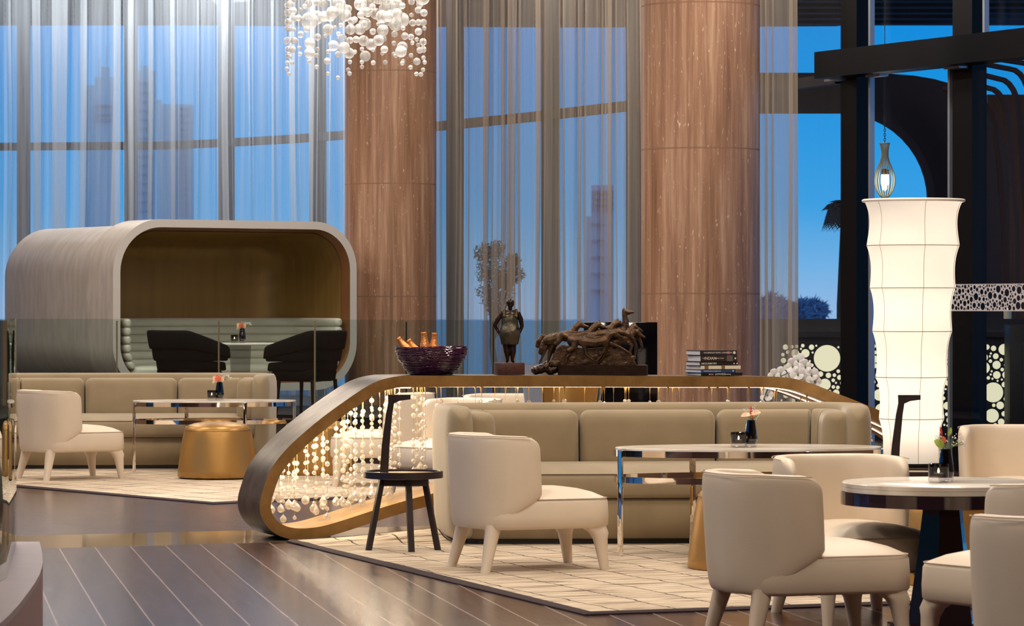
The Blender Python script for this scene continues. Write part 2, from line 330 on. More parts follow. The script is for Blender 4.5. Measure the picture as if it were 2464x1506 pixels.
def fillet(pts, rad, seg=8):
    out = [Vector(pts[0])]
    for i in range(1, len(pts) - 1):
        p = Vector(pts[i]); a = (Vector(pts[i - 1]) - p); b = (Vector(pts[i + 1]) - p); r = rad[i - 1] if isinstance(rad, list) else rad
        th = a.angle(b); d = min(r / math.tan(th / 2), a.length * .98, b.length * .98); r = d * math.tan(th / 2)
        p1 = p + a.normalized() * d; p2 = p + b.normalized() * d; bis = (a.normalized() + b.normalized()).normalized(); cc = p + bis * (r / math.sin(th / 2))
        a1 = (p1 - cc); a2 = (p2 - cc); tot = a1.angle(a2)
        for k in range(seg + 1):
            f = k / seg; w = (a1 * math.sin((1 - f) * tot) + a2 * math.sin(f * tot)) / math.sin(tot); out.append(cc + w)
    out.append(Vector(pts[-1])); return out
class Path:
    def __init__(s, pts):
        s.p = pts; s.c = [0]
        for a, b in zip(pts, pts[1:]): s.c.append(s.c[-1] + (b - a).length)
        s.L = s.c[-1]
    def at(s, d):
        d = max(0, min(s.L, d)); i = 0
        while i < len(s.c) - 2 and s.c[i + 1] < d: i += 1
        f = (d - s.c[i]) / max(1e-9, s.c[i + 1] - s.c[i]); p = s.p[i].lerp(s.p[i + 1], f)
        def tan(j): return (s.p[min(j + 1, len(s.p) - 1)] - s.p[max(j - 1, 0)]).normalized()
        t = tan(i).lerp(tan(i + 1), f).normalized(); return p, Vector((t.y, -t.x))
def pad(mb, path, s0, s1, oin, oout, z0, z1, re=.05, rz=.08, e=.35, n=44, m=20, warp=None, topf=None, botf=None, crease=0):
    rings = []; L = s1 - s0
    ss = []
    ne = 7
    for k in range(ne + 1): ss.append(re * (1 - math.cos(k / ne * math.pi / 2)))
    mid = [re + (L - 2 * re) * k / (n) for k in range(1, n)]
    ss = ss + mid + [L - x for x in ss[::-1]]
    for d in ss:
        dd = min(d, L - d); f = 1.0 if dd >= re else math.sqrt(max(1e-4, 1 - (1 - dd / re) ** 2))
        p, nr = path.at(s0 + d); zt = z1 - (topf(d, L) if topf else 0); zb = z0 + (botf(d, L) if botf else 0)
        zt -= rz * (1 - f); zb += min(rz, .02) * (1 - f)
        ring = []
        for k in range(m):
            a = 2 * math.pi * k / m; ca, sa = math.cos(a), math.sin(a)
            xo = math.copysign(abs(ca) ** e, ca); zo = math.copysign(abs(sa) ** e, sa)
            o = (oin + oout) / 2 + (oout - oin) / 2 * f * xo; z = (zb + zt) / 2 + (zt - zb) / 2 * zo
            q = p + nr * o; v = Vector((q.x, q.y, z)); ring.append(warp(v) if warp else v)
        rings.append(ring)
    return mb.loft(rings)
def plan_rings(outline, levels, center=None):   # outline 2D list; levels (z, inset)
    n = len(outline); cx = sum(p[0] for p in outline) / n; cy = sum(p[1] for p in outline) / n; rings = []
    hx = max(abs(p[0] - cx) for p in outline); hy = max(abs(p[1] - cy) for p in outline)
    for z, ins in levels:
        rings.append([Vector((cx + (p[0] - cx) * (1 - ins / hx), cy + (p[1] - cy) * (1 - ins / hy), z)) for p in outline])
    return rings
def rrect(x0, x1, y0, y1, r, seg=6):
    rs = r if isinstance(r, (list, tuple)) else [r] * 4; out = []
    for (cx, cy, a0, rr) in ((x1 - rs[0], y1 - rs[0], 0, rs[0]), (x0 + rs[1], y1 - rs[1], 90, rs[1]), (x0 + rs[2], y0 + rs[2], 180, rs[2]), (x1 - rs[3], y0 + rs[3], 270, rs[3])):
        for k in range(seg + 1):
            a = R(a0 + 90 * k / seg); out.append((cx + rr * math.cos(a), cy + rr * math.sin(a)))
    return out
def remesh(mb, name, vox, smooth=6, fac=.5):
    me = mb.mesh(name + '_tmp'); o = bpy.data.objects.new('tmp', me); C.objects.link(o)
    md = o.modifiers.new('r', 'REMESH'); md.mode = 'VOXEL'; md.voxel_size = vox
    ms = o.modifiers.new('s', 'SMOOTH'); ms.iterations = smooth; ms.factor = fac
    dg = bpy.context.evaluated_depsgraph_get(); out = bpy.data.meshes.new_from_object(o.evaluated_get(dg)); out.name = name
    bpy.data.objects.remove(o); bpy.data.meshes.remove(me); out.materials.clear(); return out
def cap_(mb, a, b, r0, r1, n=10, sq=1):
    a = Vector(a); b = Vector(b); mb.tube([a, b], [r0, r1], n); mb.sph(a, r0, 2); mb.sph(b, r1, 2)
def textmesh(body, size, ext=.0004):
    cu = bpy.data.curves.new('t', 'FONT'); cu.body = body; cu.size = size; cu.extrude = ext; cu.align_x = 'LEFT'; cu.align_y = 'CENTER'; cu.resolution_u = 3
    o = bpy.data.objects.new('t', cu); C.objects.link(o); dg = bpy.context.evaluated_depsgraph_get(); me = bpy.data.meshes.new_from_object(o.evaluated_get(dg)); bpy.data.objects.remove(o); bpy.data.curves.remove(cu); me.materials.clear(); return me
def holes_plate(x0, x1, z0, z1, circles, ext):  # plate in local XY (y up) with round holes, through a filled 2D curve
    cu = bpy.data.curves.new('h', 'CURVE'); cu.dimensions = '2D'; cu.fill_mode = 'BOTH'; cu.extrude = ext
    sp = cu.splines.new('POLY'); sp.points.add(3); sp.use_cyclic_u = True
    for i, q in enumerate(((x0, z0), (x1, z0), (x1, z1), (x0, z1))): sp.points[i].co = (q[0], q[1], 0, 1)
    for (cx, cy, r) in circles:
        n = 28 if r > .03 else 14; sp = cu.splines.new('POLY'); sp.points.add(n - 1); sp.use_cyclic_u = True
        for i in range(n): sp.points[i].co = (cx + r * math.cos(2 * math.pi * i / n), cy + r * math.sin(2 * math.pi * i / n), 0, 1)
    o = bpy.data.objects.new('h', cu); C.objects.link(o); dg = bpy.context.evaluated_depsgraph_get(); me = bpy.data.meshes.new_from_object(o.evaluated_get(dg)); bpy.data.objects.remove(o); bpy.data.curves.remove(cu); me.materials.clear(); return me
def pack(x0, x1, z0, z1, radii, tries, gap, seed, first=()):
    rnd = random.Random(seed); cs = list(first)
    for r in radii:
        for _ in range(tries):
            x = rnd.uniform(x0 + r + gap, x1 - r - gap); z = rnd.uniform(z0 + r + gap, z1 - r - gap)
            if all((x - a) ** 2 + (z - b) ** 2 > (r + q + gap) ** 2 for a, b, q in cs): cs.append((x, z, r)); break
    return cs
# ================================================================== camera, world
sc = bpy.context.scene
cam = bpy.data.cameras.new('camera'); cam.sensor_width = 36; cam.lens = F * 36 / 2464; cam.shift_y = -(753 - HY) / 2464; cam.clip_end = 3000
co = bpy.data.objects.new('camera', cam); C.objects.link(co); co.location = (0, 0, CH); co.rotation_euler = (R(90), 0, 0); sc.camera = co
cam.dof.use_dof = True; cam.dof.focus_distance = 22; cam.dof.aperture_fstop = 11
w = bpy.data.worlds.new('dusk_sky'); sc.world = w; w.use_nodes = True; nt = w.node_tree
bg = nt.nodes['Background']; tc = N(nt, 'ShaderNodeTexCoord'); sx = N(nt, 'ShaderNodeSeparateXYZ'); cr = N(nt, 'ShaderNodeValToRGB')
nt.links.new(tc.outputs['Generated'], sx.inputs[0]); nt.links.new(sx.outputs[2], cr.inputs[0]); nt.links.new(cr.outputs[0], bg.inputs[0])
el = cr.color_ramp.elements; el[0].position = 0; el[0].color = (.27, .46, .74, 1); el[1].position = 1; el[1].color = (.06, .15, .36, 1)
for p_, c_ in ((.012, (.16, .42, .74, 1)), (.03, (.04, .33, .72, 1)), (.06, (.01, .28, .70, 1)), (.10, (.005, .22, .64, 1)), (.35, (.07, .22, .52, 1))):
    q = el.new(p_); q.color = c_
bg.inputs[1].default_value = 1.05
sc.view_settings.view_transform = 'Standard'; sc.view_settings.look = 'None'; sc.view_settings.gamma = 1; sc.view_settings.exposure = .12; sc.view_settings.use_curve_mapping = False
cy = sc.cycles; cy.max_bounces = 10; cy.diffuse_bounces = 4; cy.glossy_bounces = 4; cy.transmission_bounces = 8; cy.transparent_max_bounces = 40; cy.caustics_reflective = False; cy.caustics_refractive = False; cy.sample_clamp_indirect = 6
def area(name, loc, size, power, col=(1, .87, .73), rot=(0, 0, 0), sy=None):
    l = bpy.data.lights.new(name, 'AREA'); l.energy = power; l.color = col; l.size = size
    if sy: l.shape = 'RECTANGLE'; l.size_y = sy
    o = bpy.data.objects.new(name, l); C.objects.link(o); o.location = loc; o.rotation_euler = rot; return o
for i, (x, y, pw) in enumerate([(x, y, 1.0) for y in (9, 15, 21, 27, 33, 39) for x in (-5.5, -1.5, 2.5)]):
    if y == 39 and x > 0: continue
    area('unseen_ceiling_lamp', (x, y, 5.9), 1.0, 118 * pw)
# ================================================================== room shell
WP = [(-920, 44.9), (-400, 44.6), (-100, 44.2), (387, 43.8), (520, 43.2), (700, 42.1), (820, 41.2), (1066, 39.0), (1278, 37.2), (1508, 35.2), (1828, 32.5), (2025, 30.9)]
W = [Vector((X(a, b), b)) for a, b in WP]
DW = [Vector((X(2025, 30.75), 30.75)), Vector((X(2464, 28.4), 28.4)), Vector((5.51, 26.4)), Vector((8.0, 22.2))]
room = [(p.x, p.y) for p in W] + [(p.x, p.y) for p in DW[1:]] + [(8, -4), (-12, -4)]
# inlay strip direction 21 deg: near edge through A, far edge through B
ud = Vector((math.cos(R(20.5)), math.sin(R(20.5)))); A0 = G(148, 1318).xy; A1 = G(25, 1289.6).xy
def on(p, t): q = p + ud * t; return (q.x, q.y)
struct(MB().prism([(-12, -4), (8, -4), on(A0, 11.5), on(A0, -10)], -.1, 0).build('floor', 'planks'))
struct(MB().prism([on(A0, 11.5), on(A0, -10), on(A1, -10), on(A1, 12)][::-1], -.1, 0).build('trim_1', 'strip'))
struct(MB().prism([on(A1, -10), on(A1, 12), (8.2, 30), (8, 46), (-12, 46)], -.1, 0).build('floor_far', 'planks_far'))
struct(MB().prism(room, 6.0, 6.15).build('ceiling', 'ceiling'))
struct(MB().box((-2, -4.1, 3), (20, .2, 6)).build('wall_back', 'wall'))
struct(MB().box((8.1, 9, 3), (.2, 26.3, 6)).build('wall_right', 'wall'))
struct(MB().box((-12.1, 1, 3), (.2, 10.2, 6)).build('wall_left', 'wall')); struct(MB().box((-12.1, 35, 3), (.2, 19.8, 6)).build('wall_left_far', 'wall'))
lw_ = MB()
for y in (6.2, 11, 15.7, 20.4, 24.9): lw_.box((-12, y, 3), (.25, .3, 6))
lw_.box((-12, 15.5, 5.7), (.25, 19, .6)); lw_.box((-12, 15.5, .15), (.25, 19, .3))
wl = struct(lw_.build('window_4', 'frame')); MB().box((-12.0, 15.5, 3), (.02, 18.6, 5.4)).build('pane', 'glass_pane', wl)
for px, d in ((-250, 1.3), (60, 1.3), (330, 1.3), (600, 1.3), (850, 1.3), (1180, 1.4), (1440, 1.4), (1900, 1.3)):
    for i in range(len(WP) - 1):
        if WP[i][0] <= px <= WP[i + 1][0]: f_ = (px - WP[i][0]) / (WP[i + 1][0] - WP[i][0]); p_ = W[i].lerp(W[i + 1], f_); t_ = (W[i + 1] - W[i]).normalized()
    nn_ = Vector((-t_.y, t_.x)) * -1; o_ = area('added_curtain_washer', (p_.x + nn_.x * d, p_.y + nn_.y * d, 5.9), 1.0, 30 if px < 500 else (72 if px < 900 else 38), ((.88, .95, 1) if px < 900 else (1, .95, .88)), sy=.3); v_ = Vector((-nn_.x * .9, -nn_.y * .9, -2.4)); o_.rotation_euler = v_.to_track_quat('-Z', 'Y').to_euler()  # unseen lights added along the windows to brighten the sheers
area('unseen_ceiling_lamp', (-8.8, 32, 5.9), 1.0, 130); area('unseen_ceiling_lamp', (-8.8, 26.5, 5.9), 1.0, 130); area('unseen_ceiling_lamp', (2.4, 17.5, 5.9), .8, 110)  # the far-left lamps are unseen, added to lighten the pod shell
area('terrace_lamp', (8.8, 40, 5.5), 1.0, 110, (1, .75, .5))
def offs(path, d, z=None):
    out = []
    for i, p in enumerate(path):
        t = (path[min(i + 1, len(path) - 1)] - path[max(i - 1, 0)]).normalized(); out.append(p + Vector((-t.y, t.x)) * d)
    return out
def wallpane(pts, z0, z1, th=.02):
    a = offs(pts, th); mb = MB()
    return mb.loft([[Vector((p.x, p.y, z0)), Vector((q.x, q.y, z0)), Vector((q.x, q.y, z1)), Vector((p.x, p.y, z1))] for p, q in zip(pts, a)])
def wat(px):  # point of the window line at a photo column
    for i in range(len(WP) - 1):
        if WP[i][0] <= px <= WP[i + 1][0]:
            Y = 0; a, b = W[i], W[i + 1]; k = (px - CX) / F
            t = (k * a.y - a.x) / ((b.x - a.x) - k * (b.y - a.y)); return a.lerp(b, t), (b - a).normalized()
def winframe(name, pxs, ends, zb=3.573):
    seg = [p for (a, b), p in zip(WP, W) if ends[0] < a < ends[1]]
    pts = [wat(ends[0])[0]] + seg + [wat(ends[1])[0]]
    mb = MB(); mb.beam([(p.x, p.y, zb) for p in pts], .12, .10); mb.beam([(p.x, p.y, .1) for p in pts], .12, .2); mb.beam([(p.x, p.y, 5.9) for p in pts], .12, .2)
    for px in pxs:
        p, t = wat(px); mb.box((p.x, p.y, 3), (.14, .16, 6), rz=math.atan2(t.y, t.x))
    o = struct(mb.build(name, 'mullion')); wallpane(pts, 0, 6).build('pane', 'glass_pane', o); return o
winframe('window_1', (-350, -140, 57, 315, 545, 765), (-919, 935))
winframe('window_2', (1095, 1325, 1530), (936, 1680)); winframe('window_3', (1790,), (1681, 2024))
# door wall of black-blue posts and the heavy transom
dd = (DW[1] - DW[0]).normalized(); dn = Vector((dd.y, -dd.x)) * -1   # pointing outside
if dn.x < 0: dn = -dn
def dl(px, off=0):
    a = DW[0] + dn * off; k = (px - CX) / F; t = (k * a.y - a.x) / (dd.x - k * dd.y); return a + dd * t
rzd = math.atan2(dd.y, dd.x)
mb = MB()
for px, wpx in ((2059, 69), (2333, 76), (2640, 76)):
    p = dl(px, .12); a = .27 * wpx / 73; mb.box((p.x, p.y, 3), (a, .16, 6), rz=rzd)
door = struct(mb.build('window_5', 'frame'))
mb = MB()
for px, z0, z1 in ((2097, 0, 6), (2288, 0, 3.55), (2297 + 75, 3.8, 6)):
    p = dl(px, .05); mb.box((p.x, p.y, (z0 + z1) / 2), (.03, .05, z1 - z0), rz=rzd)
mb.build('edge_trim', 'alu', door)
a = dl(1985, -.12); b = Vector((8, a.y - (8 - a.x) * 2.5 / 1.46)); b2 = a + dd * 9
struct(MB().beam([(a.x, a.y, 3.68), (b2.x, b2.y, 3.68)], .24, .245).build('trim_2', 'frame'))
mb = MB()
for px, in ((2010,), (2110,), (2300,)):
    p = dl(px, -.02); mb.box((p.x, p.y, 3.55), (.22, .1, .02), rz=rzd)
mb.build('under_plate', 'alu', bpy.data.objects['trim_2'], label='small metal plate under the beam')
wallpane([dl(2028, .12), dl(2700, .12)], 0, 6).build('pane', 'glass_pane', door)
# glass door leaf with the perforated white band
L0 = dl(2284, -.06); L1 = dl(2560, -.06); lg = thing('glass_door', 'glass door leaf with a white band of bubble-shaped holes beside the lantern', 'door', (L0.x, L0.y, 0), rzd)
wd = (L1 - L0).length; MB().box((wd / 2, 0, 1.75), (wd, .012, 3.5)).build('pane', 'glass_pane', lg)
z0, z1 = 1.412, 1.648
cs = pack(0, wd, z0, z1, [.032] * 14 + [.024] * 22 + [.018] * 40 + [.012] * 90 + [.0075] * 150, 60, .004, 3)
me = holes_plate(0, wd, z0, z1, cs, .001); o = link('patterned_band', me, 'frost', lg); o.rotation_euler = (R(90), 0, 0); o.location = (0, -.009, 0)
# columns of travertine
def column(px, Y, rad, z0, name, joints):
    mb = MB(); zs = sorted(joints); prof = [(rad, z0)]
    for z in zs: prof += [(rad, z - .006), (rad - .006, z), (rad, z + .006)]
    prof += [(rad, 6)]
    o = struct(mb.lathe(prof, 96).build(name, 'travertine', None, ang=25)); o.location = (X(px, Y), Y, 0)
    jm = MB()
    for z in zs: jm.lathe([(rad - .003, z - .005), (rad + .0006, z - .004), (rad + .0006, z + .004), (rad - .003, z + .005)], 96, cap=False)
    for z in zs:
        for k in range(3): pass
    jm.build('joint', 'joint', o)
jz = [CH + (HY - y) * 28.78 / F for y in (355, 706)]; st = jz[0] - jz[1]
jl = [jz[1] + st * k for k in (-1, 0, 1, 2, 3)]
column(1685.5, 29.3, .522, 0, 'column', jl); column(940, 37.6, .517, .0, 'column', jl)
# raised platform
RP = [(-500, 34.6), (-50, 34.0), (500, 33.0), (980, 30.9), (1380, 28.7)]
RW = [Vector((X(a, b), b)) for a, b in RP]
plat = [(p.x, p.y) for p in RW] + [(X(1400, 31.5), 31.5), (X(1500, 35.0) - .1, 34.9)] + [(p.x - .12, p.y - .12) for p in reversed(W[:9])]
struct(MB().prism(plat, 0, .35).build('floor_platform', 'platform'))
rail = thing('glass_balustrade', 'long frameless green-tinted glass balustrade along the raised platform in front of the pod', 'railing', (0, 0, .35))
rpath = Path([p + Vector((.0, -.03)) for p in RW])
def rat(px):
    for (a0, y0), (a1, y1) in zip(RP, RP[1:]):
        if a0 <= px <= a1:
            pa, pb = Vector((X(a0, y0), y0 - .03)), Vector((X(a1, y1), y1 - .03)); k = (px - CX) / F; t = (k * pa.y - pa.x) / ((pb.x - pa.x) - k * (pb.y - pa.y)); return pa.lerp(pb, t)
jx = [-480, -200, 40, 282, 527, 758, 978, 1187, 1379]; rb = [p for p in RP]
for a_, b_ in zip(jx, jx[1:]):
    p0, p1 = rat(a_ + 1), rat(b_ - 1); mid = [Vector((X(q, y), y - .03)) for q, y in RP if a_ < q < b_]
    wallpane([p0] + mid + [p1], 0, .978, .016).build('glass_panel', 'glass_rail', rail)
for px in jx[1:-1]:
    p = rat(px); MB().box((p.x, p.y - .03, .48), (.014, .02, .96)).build('post', 'brass_post' if px < 900 else 'black_metal', rail)
MB().beam([(p.x, p.y - .03, .03) for p in RW], .06, .06).build('base_channel', 'black_metal', rail)
# ================================================================== sheer curtains
def curtain(name, px0, px1, off, mat, label, seed, z0=.35, z1=5.98, dens=1.0, amp=.05):
    rnd = random.Random(seed); pa = wat(px0)[0]; pb = wat(px1)[0]
    mid = [p for (a, b), p in zip(WP, W) if px0 < a < px1]; base = Path(offs([pa] + mid + [pb], -off))
    s = 0; seq = []
    while s < base.L + .1:
        g = rnd.choice((.06, .10, .16, .24, .32)) * dens; nseg = 4
        for k in range(nseg): seq.append((s + g * k / nseg, amp * .5 * math.sin(k / nseg * math.pi * 2) * rnd.uniform(.4, 1)))
        s += g; w_ = rnd.choice((.05, .07, .10, .15, .24))
        seq += [(s, 0), (s + w_ * .5, amp * .5), (s + w_, amp), (s + w_ * .95, amp * .5), (s + w_ * .5, 0), (s + w_ * .1, -amp * .6), (s + w_ * .12, -amp * 1.2), (s + w_ * .6, -amp), (s + w_ * 1.1, -amp * .4)]
        s += w_ * 1.12
    rows = 10; vs = []; nn = len(seq)
    for r in range(rows + 1):
        z = z0 + (z1 - z0) * r / rows
        for i, (q, n_) in enumerate(seq):
            j = .07 * noise.noise(Vector((q * 2.3, seed, z * .28))) * (1.2 - .5 * r / rows)
            p, nr = base.at(q + j); n2 = n_ * (1.1 - .45 * r / rows); vs.append((p.x + nr.x * n2, p.y + nr.y * n2, z))
    fs = [[r * nn + i, r * nn + i + 1, (r + 1) * nn + i + 1, (r + 1) * nn + i] for r in range(rows) for i in range(nn - 1)]
    me = bpy.data.meshes.new(name); me.from_pydata(vs, [], fs); o = link(name, me, mat, None, 70); return tag(o, label, 'curtain', 'floor-length sheer curtains')
curtain('sheer_curtain', -700, 312, .45, 'sheer_w', 'white sheer curtain behind the silver pod, leftmost of the sheers', 1)
curtain('sheer_curtain', 316, 925, .45, 'sheer_w', 'white sheer curtain between the pod and the left stone column', 2)
curtain('sheer_curtain', 960, 1316, .45, 'sheer_warm_painted', 'sheer curtain painted warm-lit behind the woman statuette, right of the left column', 3, dens=1.3)
curtain('sheer_curtain', 1318, 1690, .45, 'sheer_warm_painted', 'sheer curtain painted warm-lit behind the horse sculpture, left of the right column', 4, z0=.0, dens=1.3)
curtain('sheer_curtain', 1700, 2005, .42, 'sheer_warm_painted', 'sheer curtain painted warm-lit between the right column and the black door frame', 5, z0=.0, dens=1.3)
# ================================================================== outside
struct(MB().prism([(-400, 45), (-14, 45), (-13, 20), (-12.4, -30), (-400, -30)], -1.2, -1.0).build('ground_side', pm('dark_garden', rgb(40, 46, 60), .9)))
tr_ = [(p.x, p.y) for p in W[1:]] + [(p.x, p.y) for p in DW[1:]]
struct(MB().prism(tr_ + [(30, 15), (30, 62), (-30, 62)], -.12, -.02).build('ground_terrace', pm('terrace_paving', rgb(120, 132, 146), .5)))
struct(MB().prism([(-900, 62.5), (900, 62.5), (900, 2500), (-900, 2500)], -8.2, -8).build('ground_sea', pm('dusk_sea', rgb(150, 190, 210), .12)))
ce = [(58, 0), (62, 400), (65, 700), (68, 1400), (65, 2010), (55, 2100), (35, 2295), (12, 2464), (-30, 2800)]
edge = [(X(-900, 49.0), 49.0)] + [(X(px, F * 4.2 / (HY - y)), F * 4.2 / (HY - y)) for y, px in ce] + [(14, 44)]
can = [(p.x + .3, p.y + .3) for p in W] + [(p.x + .3, p.y + .3) for p in DW[1:]] + [(14, 22)] + edge[::-1]
cn = thing('roof_canopy', 'dark slatted roof overhang outside above the windows', 'canopy', (0, 46, 5.65))
MB().prism(can, 5.66, 5.9).build('roof_slab', 'ext_slat', cn, world=True)
def xw(Y):
    for a, b in zip(W + DW[1:], (W + DW[1:])[1:]):
        if b.y <= Y <= a.y: return a.x + (b.x - a.x) * (a.y - Y) / (a.y - b.y)
    return W[0].x
for Y in [24 + k * .9 for k in range(28)]:
    x0 = (xw(Y) + .5) if Y < 44.6 else -11
    MB().box(((x0 + 13) / 2, Y, 5.6), (13 - x0, .35, .1)).build('slat', 'ext_slat', cn, world=True)
for px, py, Y in ((2182, 1, 38), (2168, 41, 41), (2208, 40, 41.5), (2158, 32, 40)):
    q = P(px, py, Y); MB().lathe([(.05, 5.53), (.05, 5.55)], 16, c=(q.x, q.y, 0)).build('spotlight', emis('soffit_spot', (1, .95, .85, 1), 3), cn, world=True)
# skyscrapers with haze painted into their colours, 400 m away
def tower(cat, label, parts, Y, mat='tower', wins=None):
    ps = [q for q in parts]; x0 = min(q[0] for q in ps); x1 = max(q[1] for q in ps); root = thing('skyscraper', label, 'building', (X((x0 + x1) / 2, Y), Y, -8), 0, 'haze-painted towers beyond the windows')
    for (a, b, top, bot) in ps:
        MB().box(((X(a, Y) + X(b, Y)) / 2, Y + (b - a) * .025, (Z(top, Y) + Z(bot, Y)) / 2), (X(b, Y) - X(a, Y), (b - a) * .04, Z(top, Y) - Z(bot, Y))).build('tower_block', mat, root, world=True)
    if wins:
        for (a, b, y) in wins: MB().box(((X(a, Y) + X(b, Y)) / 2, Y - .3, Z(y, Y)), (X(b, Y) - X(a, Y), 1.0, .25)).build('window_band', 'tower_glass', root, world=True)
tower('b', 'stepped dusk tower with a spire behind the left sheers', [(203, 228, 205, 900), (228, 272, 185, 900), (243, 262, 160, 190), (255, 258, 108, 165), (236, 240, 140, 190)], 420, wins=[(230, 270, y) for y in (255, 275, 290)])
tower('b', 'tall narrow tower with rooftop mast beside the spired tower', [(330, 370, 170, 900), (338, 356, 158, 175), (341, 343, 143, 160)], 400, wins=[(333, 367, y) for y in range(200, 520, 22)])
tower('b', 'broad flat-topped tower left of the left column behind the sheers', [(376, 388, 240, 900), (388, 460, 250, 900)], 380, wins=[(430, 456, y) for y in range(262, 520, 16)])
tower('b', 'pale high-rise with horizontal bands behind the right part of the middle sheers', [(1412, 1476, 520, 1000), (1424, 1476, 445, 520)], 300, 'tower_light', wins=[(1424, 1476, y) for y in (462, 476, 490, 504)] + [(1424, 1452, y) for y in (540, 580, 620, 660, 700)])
tower('b', 'low haze-painted building behind the balustrade and the woman statuette', [(1160, 1240, 772, 1000), (1195, 1235, 752, 780)], 260, 'tower_light')
# olive tree
def leaves(name, mat, root, blobs, n, sz, seed):
    rnd = random.Random(seed); mb = MB()
    for _ in range(n):
        bx, by, bz, br = rnd.choice(blobs); d = Vector((rnd.gauss(0, 1), rnd.gauss(0, 1), rnd.gauss(0, 1))).normalized() * br * rnd.random() ** .4
        c = Vector((bx, by, bz)) + d; a = Vector((rnd.gauss(0, 1), rnd.gauss(0, 1), rnd.gauss(0, 1) + .4)).normalized() * sz * rnd.uniform(.6, 1.3); b = a.cross(Vector((rnd.random(), rnd.random(), rnd.random()))).normalized() * sz * .16
        mb.add([c - a, c + b, c + a, c - b], [[0, 1, 2, 3]])
    return mb.build(name, mat, root)
ol = thing('olive_tree', 'dark leafy olive tree outside behind the sheer curtain and the woman statuette', 'tree', (X(1190, 41.5), 41.5, -.02))
bl = [((px - 1190) / F * 41.5, (k % 3 - 1) * .15, Z(py, 41.5) + .02, r) for k, (px, py, r) in enumerate(((1165, 610, .13), (1175, 650, .17), (1195, 600, .12), (1200, 650, .2), (1180, 700, .2), (1205, 700, .18), (1235, 630, .1), (1240, 660, .12), (1215, 675, .14), (1190, 735, .12)))]
leaves('foliage', 'dusk_green', ol, bl, 2600, .045, 4)
mb = MB(); mb.tube([(0, 0, 0), (.03, 0, .5), (-.03, 0, 1.0), (-.02, 0, 1.5)], [.05, .045, .035, .02], 8)
for b in bl: mb.tube([(-.03, 0, 1.0), (b[0] * .5, b[1] * .5, (1.0 + b[2]) / 2), b[:3]], [.02, .012, .005], 5)
mb.build('trunk', 'trunk', ol)
pt = thing('palm_tree', 'thin dark palm seen in the gap between sheer curtain and black post', 'tree', (X(2036, 52), 52, -.02))
mb = MB(); mb.tube([(0, 0, 0), (-.02, 0, 1.5), (.02, 0, 3.0)], [.16, .13, .10], 10); mb.build('trunk', 'trunk', pt)
mb = MB()
for k in range(16):
    a = k * 2 * math.pi / 16; pts = [Vector((math.cos(a) * r_, math.sin(a) * r_, 3.0 + h)) for r_, h in ((0, 0), (.14, .12), (.26, .08), (.34, -.2))]
    for j in range(3):
        for s_ in range(6):
            c = pts[j].lerp(pts[j + 1], s_ / 6); t = (pts[j + 1] - pts[j]).normalized(); sd = Vector((-math.sin(a), math.cos(a), 0)); mb.add([c, c + t * .06, c + t * .14 + sd * .16 - Vector((0, 0, .08))], [[0, 1, 2]]); mb.add([c, c + t * .06, c + t * .14 - sd * .16 - Vector((0, 0, .08))], [[0, 1, 2]])
mb.build('fronds', 'dusk_green', pt)
# distant shrubs on the horizon behind the terrace wall
hs = tag(MB().build('x', 'dusk_green') if False else leaves('hedge', 'tower_glass', None, [(X(px, 120), 120 + (px % 3), Z(py, 120), r) for px, py, r in ((1835, 752, .5), (1860, 745, .6), (1885, 755, .5), (1945, 750, .5), (1965, 748, .4), (2110, 745, .5), (1900, 758, .5), (1925, 756, .4), (1870, 758, .5))], 4000, .25, 9), 'haze-painted line of far shrubs on the horizon between the right column and the door frame', 'hedge'); hs['kind'] = 'stuff'
# dark terrace wall and backlit bar with round holes
tw = struct(MB().box(((X(1700, 37.2) + X(2700, 37.2)) / 2, 37.3, .65), (X(2700, 37.2) - X(1700, 37.2), .2, 1.33)).build('wall_terrace', 'ext_dark'))
BY = 36.3
bar = thing('backlit_bar', 'long outdoor bar with a dark front of glowing round holes behind the black posts', 'bar', (X(2150, BY), BY, 0))
bx0, bx1 = X(1876, BY), X(2432, BY)
def bc(px, py, rp): return (X(px, BY), Z(py, BY), rp * BY / F)
big = [bc(*q) for q in ((1913, 850, 10), (1938, 850, 10), (1957, 843, 5.5), (1957, 865, 6), (1939, 873, 6), (1958, 885, 11), (1957, 904, 8), (1990, 862, 32), (2008, 919, 10), (2017, 893, 4.5), (2016, 932, 4.5), (2020, 908, 6), (1985, 925, 14), (2012, 945, 8), (2390, 944, 24), (2428, 902, 18), (2376, 973, 16), (2434, 975, 23), (2387, 1000, 16.5), (2398, 878, 10), (2396, 857, 7), (2409, 861, 7), (2368, 885, 14), (2370, 917, 11), (2424, 846, 9), (2388, 896, 8), (2397, 981, 8), (2368, 1000, 6), (2409, 1015, 8), (2121, 905, 15), (2116, 950, 14), (2120, 985, 14), (2104, 864, 9), (2117, 842, 5), (2118, 851, 5), (2105, 880, 6))]
big = [q for q in big if bx0 + q[2] < q[0] < bx1 - q[2] - .003]; ok = []
for q in sorted(big, key=lambda q: -q[2]):
    if all((q[0] - a) ** 2 + (q[1] - b) ** 2 > (q[2] + r + .004) ** 2 for a, b, r in ok): ok.append(q)
cs = pack(bx0, bx1, .12, 1.055, [.085] * 8 + [.06] * 16 + [.042] * 40 + [.03] * 90 + [.02] * 160 + [.012] * 150, 50, .008, 11, ok)
me = holes_plate(bx0, bx1, .0, 1.12, cs, .006); o = link('perforated_front', me, 'ext_dark', bar); o.rotation_euler = (R(90), 0, 0); o.location = (-X(2150, BY), 0, 0)
MB().box(((bx0 + bx1) / 2, BY + .06, .58), (bx1 - bx0 - .02, .02, 1.0)).build('light_panel', 'lit_panel', bar, world=True)
